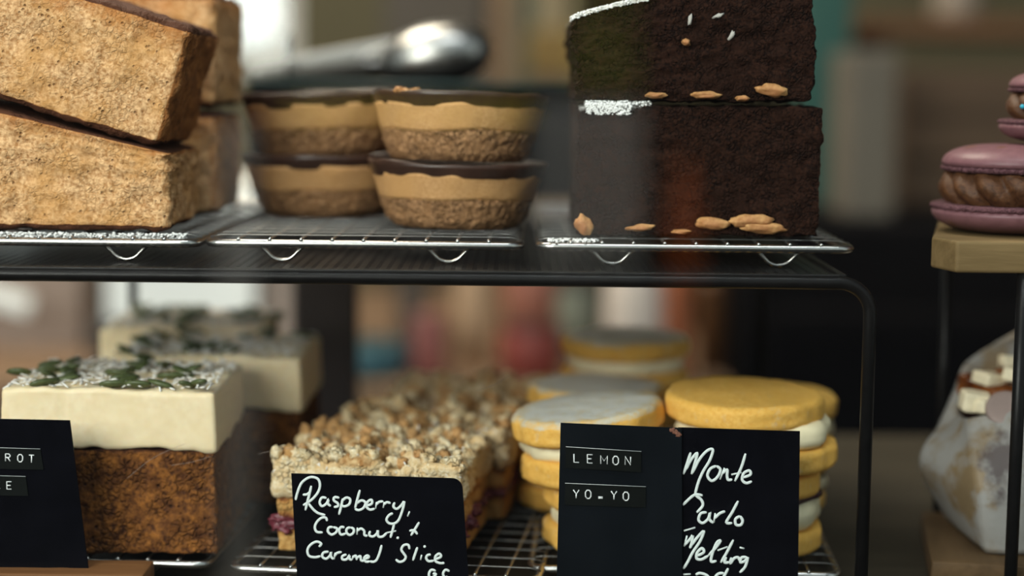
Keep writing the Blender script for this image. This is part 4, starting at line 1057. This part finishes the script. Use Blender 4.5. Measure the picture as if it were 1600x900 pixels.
# middle row of jars and tins seen under the shelf
def can(px, w, ptop, Y, mat, name, label, cat, h=None, lidm=None, bulge=0):
    q = at(px, ptop, Y); s = (Y-CAM.y)/F; r_ = w*s/2; hh = q.z-ZB
    t = thing(name, (q.x, Y, ZB), label, cat)
    prof = [(0, 0), (r_*.8, 0), (r_*.95, .002), (r_*(1+bulge), hh*.4), (r_, hh*.8), (r_*.92, hh*.9), (r_*.92, hh*.96), (0, hh*.96)]
    obj('body', lathe(prof, 40), mat, t)
    if lidm: obj('lid', lathe([(0, hh*.955), (r_*.96, hh*.955), (r_*.98, hh*.99), (r_*.9, hh), (0, hh)], 40), lidm, t)
    return t
def P_(n, c, r=.5, s=.4): return plain(n, c, r, 0, s, .08, 10)
can(555, 170, 535, 1.02, P_('blue_glaze', (.03, .08, .10), .3), 'ceramic_bowl', 'round blue glazed pot in the blur below the tarts', 'pot', lidm=P_('blue_glaze_lid', (.04, .10, .12), .3), bulge=.12)
can(645, 52, 440, 1.12, P_('grey_brown_tin', (.09, .065, .05)), 'storage_tin', 'tall grey brown tin left of the pink tin in the blur', 'tin', lidm=P_('dark_lid', (.03, .03, .03)))
can(672, 56, 490, 1.0, P_('pink_red_tin', (.22, .07, .06)), 'storage_tin', 'short pinkish red tin in the blur behind the raspberry slices', 'tin', lidm=P_('pink_lid', (.24, .10, .08)))
can(742, 62, 400, 1.08, P_('tan_wood_mill', (.42, .27, .16)), 'pepper_mill', 'tall tan wooden mill in the blur right of the pink tin', 'mill', lidm=P_('tan_wood_lid', (.38, .23, .13)))
can(835, 96, 400, 1.30, P_('salmon_tin', (.30, .12, .085)), 'storage_tin', 'tall salmon coloured tin in the blur above the yo-yo biscuits', 'tin', lidm=P_('salmon_lid', (.28, .11, .08)))
can(830, 100, 505, 1.0, P_('red_tin', (.20, .035, .025)), 'storage_tin', 'low bright red tin in front of the salmon tin', 'tin', lidm=P_('dark_red_lid', (.05, .012, .01)))
can(905, 72, 440, 1.1, P_('sage_jar', (.16, .17, .13)), 'storage_jar', 'grey green jar left of the white jug in the blur', 'jar', lidm=P_('black_lid', (.02, .02, .02)))
jw = can(995, 96, 400, 1.0, P_('white_glaze', (.62, .53, .46), .35), 'ceramic_jug', 'white ceramic jug in the blur above the rear yo-yo biscuits', 'jug', bulge=.05)
can(1060, 40, 420, .98, P_('orange_tin', (.30, .085, .03)), 'storage_tin', 'narrow burnt orange tin right of the white jug', 'tin', lidm=P_('orange_lid', (.33, .10, .04)))
can(1112, 46, 430, 1.05, P_('brown_bottle_glass', (.11, .048, .018), .3), 'glass_bottle', 'brown bottle beside the black fridge, right of the orange tin', 'bottle')
# wall-side things above the shelf line
def slab(name, px0, px1, pt, pb, Y, dep, mat, label, cat, zb=None): return bx(name, mat, px0, px1, pt, pb, Y, dep, label, cat, zb)
# tall menu board / boxes on back counter
t, w_, h_ = slab('tall_cupboard', 600, 765, -260, 400, 1.9, .3, P_('grey_brown_cupboard', (.052, .043, .033), .6), 'tall grey brown cupboard far behind the tongs', 'cupboard', ZF)
obj('door', box(-w_/2+.01, w_/2-.01, -.165, -.15, .02, h_-.02), P_('grey_brown_door', (.055, .045, .034), .6), t, smooth=False)
t, w_, h_ = slab('wooden_post', 772, 800, -260, 400, 1.75, .05, P_('brown_post', (.17, .105, .055), .6), 'slim brown wooden post behind the tongs head', 'post', ZF)
t, w_, h_ = slab('green_bottle_box', 806, 832, -260, 400, 1.75, .05, P_('dark_green_post', (.045, .055, .035), .6), 'slim dark green post between the brown post and the cream curtain', 'post', ZF)
t, w_, h_ = slab('cream_board', 838, 920, -260, 55, 1.85, .04, P_('cream_paint', (.36, .30, .19), .7), 'cream painted board hanging on the wall left of the brownies', 'board')
t.location.y = YB-.03
t, w_, h_ = slab('gold_basket', 825, 925, 45, 118, 1.35, .2, P_('golden_wicker', (.16, .095, .018), .6), 'golden brown wicker basket behind the tongs, left of the brownies', 'basket')
obj('basket_stand', box(-w_/2, w_/2, -.1, .1, ZB-t.location.z, -.002), P_('basket_plinth', (.10, .07, .045), .7), t, smooth=False)
# right: teal post, beige packs, shelf, crate
t, w_, h_ = slab('teal_post', 1262, 1322, -260, 352, 1.25, .05, P_('teal_paint', (.018, .075, .06), .5), 'upright teal painted post right behind the brownies', 'post', zc2)
t, w_, h_ = slab('paper_bag_pack', 1328, 1398, 78, 300, 1.05, .10, P_('beige_paper', (.125, .105, .08), .7), 'pale beige paper pack standing beside the teal post', 'pack', zc2)
t, w_, h_ = slab('brown_crate', 1412, 1750, 108, 352, 1.20, .28, P_('brown_board', (.082, .048, .026), .7), 'large brown crate on the fridge behind the macarons', 'crate', zc2)
for k in range(3): obj('slat', box(-w_/2-.002, w_/2+.002, -.146, -.14, h_*(.04+.33*k), h_*(.30+.33*k)), P_('crate_slat', (.085, .050, .027), .7), t, smooth=False)
t, w_, h_ = slab('wall_shelf', 1335, 1900, 28, 62, 1.45, .22, P_('red_brown_shelf', (.13, .058, .022), .6), 'red brown wooden wall shelf at the upper right', 'shelf')
obj('bracket', box(-w_/2+.02, -w_/2+.04, -.10, 1.08, -.02, 0), M['blackmatt'], t, smooth=False)
q = at(1500, 28, 1.5)
j = thing('storage_jar', (q.x, 1.52, q.z-.0), 'pale jar standing on the red brown wall shelf', 'jar')
obj('body', lathe([(0, 0), (.026, 0), (.03, .01), (.03, .09), (.02, .11), (.02, .12), (0, .12)], 32), P_('pale_jar', (.30, .25, .20), .4), j); j.location.z = at(1500, 28, 1.45).z

# made-up lamp body, added to go with the cafe fill light
lp_ = thing('added_ceiling_lamp', (-.7, .95, ZC), 'made-up flat square ceiling lamp, added with the light above the back counter', 'lamp')
obj('housing', box(-.45, .45, -.45, .45, -.08, 0), P_('lamp_housing', (.5, .5, .5)), lp_, smooth=False)

# ------------------------------------------------------------------ made-up street things, added for the veils they mirror into the pane
YG = -.045
def mir(px, py, D): q = at(px, py, D); return Vector((q.x, 2*YG-q.y, q.z))
def rthing(name, px0, px1, ptop, D, dep, mat, label, cat, zb=None):
    a = mir(px0, ptop, D); c = mir(px1, ptop, D); w = c.x-a.x; zb = ZF-.02 if zb is None else zb
    t = thing(name, ((a.x+c.x)/2, a.y-dep/2, zb), label, cat); h = a.z-zb
    bev(obj('body', box(-w/2, w/2, -dep/2, dep/2, 0, h), mat, t, smooth=False), min(.01, w*.2)); return t, w, h
rthing('added_bollard', 334, 394, 195, 1.9, .06, P_('pale_bollard_paint', (.82, .78, .70), .6), 'made-up pale square bollard outside the shop, added for its reflection in the glass', 'bollard')  # added reflector: gives the pale upright band on the pane
zpl = mir(920, 425, 2.1).z
t, w_, h_ = rthing('added_planter', 832, 1008, 165, 2.1, .25, P_('grey_planter', (.62, .60, .54), .8), 'made-up grey planter box on dark legs, added for its reflection in the glass', 'planter', zpl)  # added reflector: grey veil on the pane, body kept short to limit it
for a_ in (-1, 1):
    for b_ in (-1, 1): obj('leg', box(a_*(w_/2-.012)-.010, a_*(w_/2-.012)+.010, b_*.10-.010, b_*.10+.010, ZF-.02-zpl, 0), M['blackmatt'], t, smooth=False)
sb = thing('added_shrub', tuple(mir(945, 160, 2.22)), 'made-up green leafy shrub in the grey planter, added for its reflection in the glass', 'shrub')  # added reflector: gives the green veil above the grey one
P = []
for k in range(420):
    rr_ = random.random()**.5; an = random.uniform(0, 2*PI); hgt = random.uniform(.02, .21)
    Mx = Matrix.Translation((.055*rr_*math.cos(an), .055*rr_*math.sin(an), hgt)) @ Euler((random.uniform(0, 3), random.uniform(0, 3), 0)).to_matrix().to_4x4()
    P.append(xf(ico(1, 1, .2, (.016, .008, .002), k), Mx))
obj('foliage', merge(P), P_('shrub_leaf', (.34, .42, .06), .7), sb); obj('stem', sweep([(0, 0, .004), (0, 0, .08), (0, 0, .16)], .006, 8), P_('stem_bark', (.08, .05, .03)), sb)
q = mir(1072, 235, 2.2); pr = thing('added_parasol', (q.x, q.y, ZF-.02), 'made-up furled orange parasol on a thin pole, added for its reflection in the glass', 'parasol')  # added reflector: gives the orange streak on the pane
obj('canopy', lathe([(0, q.z-ZF+.02), (.010, q.z-ZF), (.026, q.z-ZF-.10), (.034, q.z-ZF-.19), (.02, q.z-ZF-.21), (0, q.z-ZF-.20)], 24), P_('orange_canvas', (.85, .18, .04), .8), pr)
obj('pole', sweep([(0, 0, 0), (0, 0, .3), (0, 0, q.z-ZF-.2)], .006, 8), M['black'], pr)
ra = mir(450, 158, 2.0); rb_ = mir(835, 158, 2.0)
rl = thing('added_railing', ((ra.x+rb_.x)/2, ra.y, ZF-.02), 'made-up low yellow railing outside the shop, added for its reflection in the glass', 'railing')  # added reflector: its rail lays a yellow tint over the tarts
hw_ = abs(ra.x-rb_.x)/2; hz_ = ra.z-ZF+.02
bev(obj('rail', box(-hw_, hw_, -.012, .012, hz_-.030, hz_), P_('yellow_green_paint', (.75, .62, .04), .6), rl, smooth=False), .004)
for sx_ in (-1, 1): obj('post', box(sx_*(hw_-.014)-.010, sx_*(hw_-.014)+.010, -.010, .010, 0, hz_-.030), P_('dark_rail_post', (.03, .03, .028), .6), rl, smooth=False)
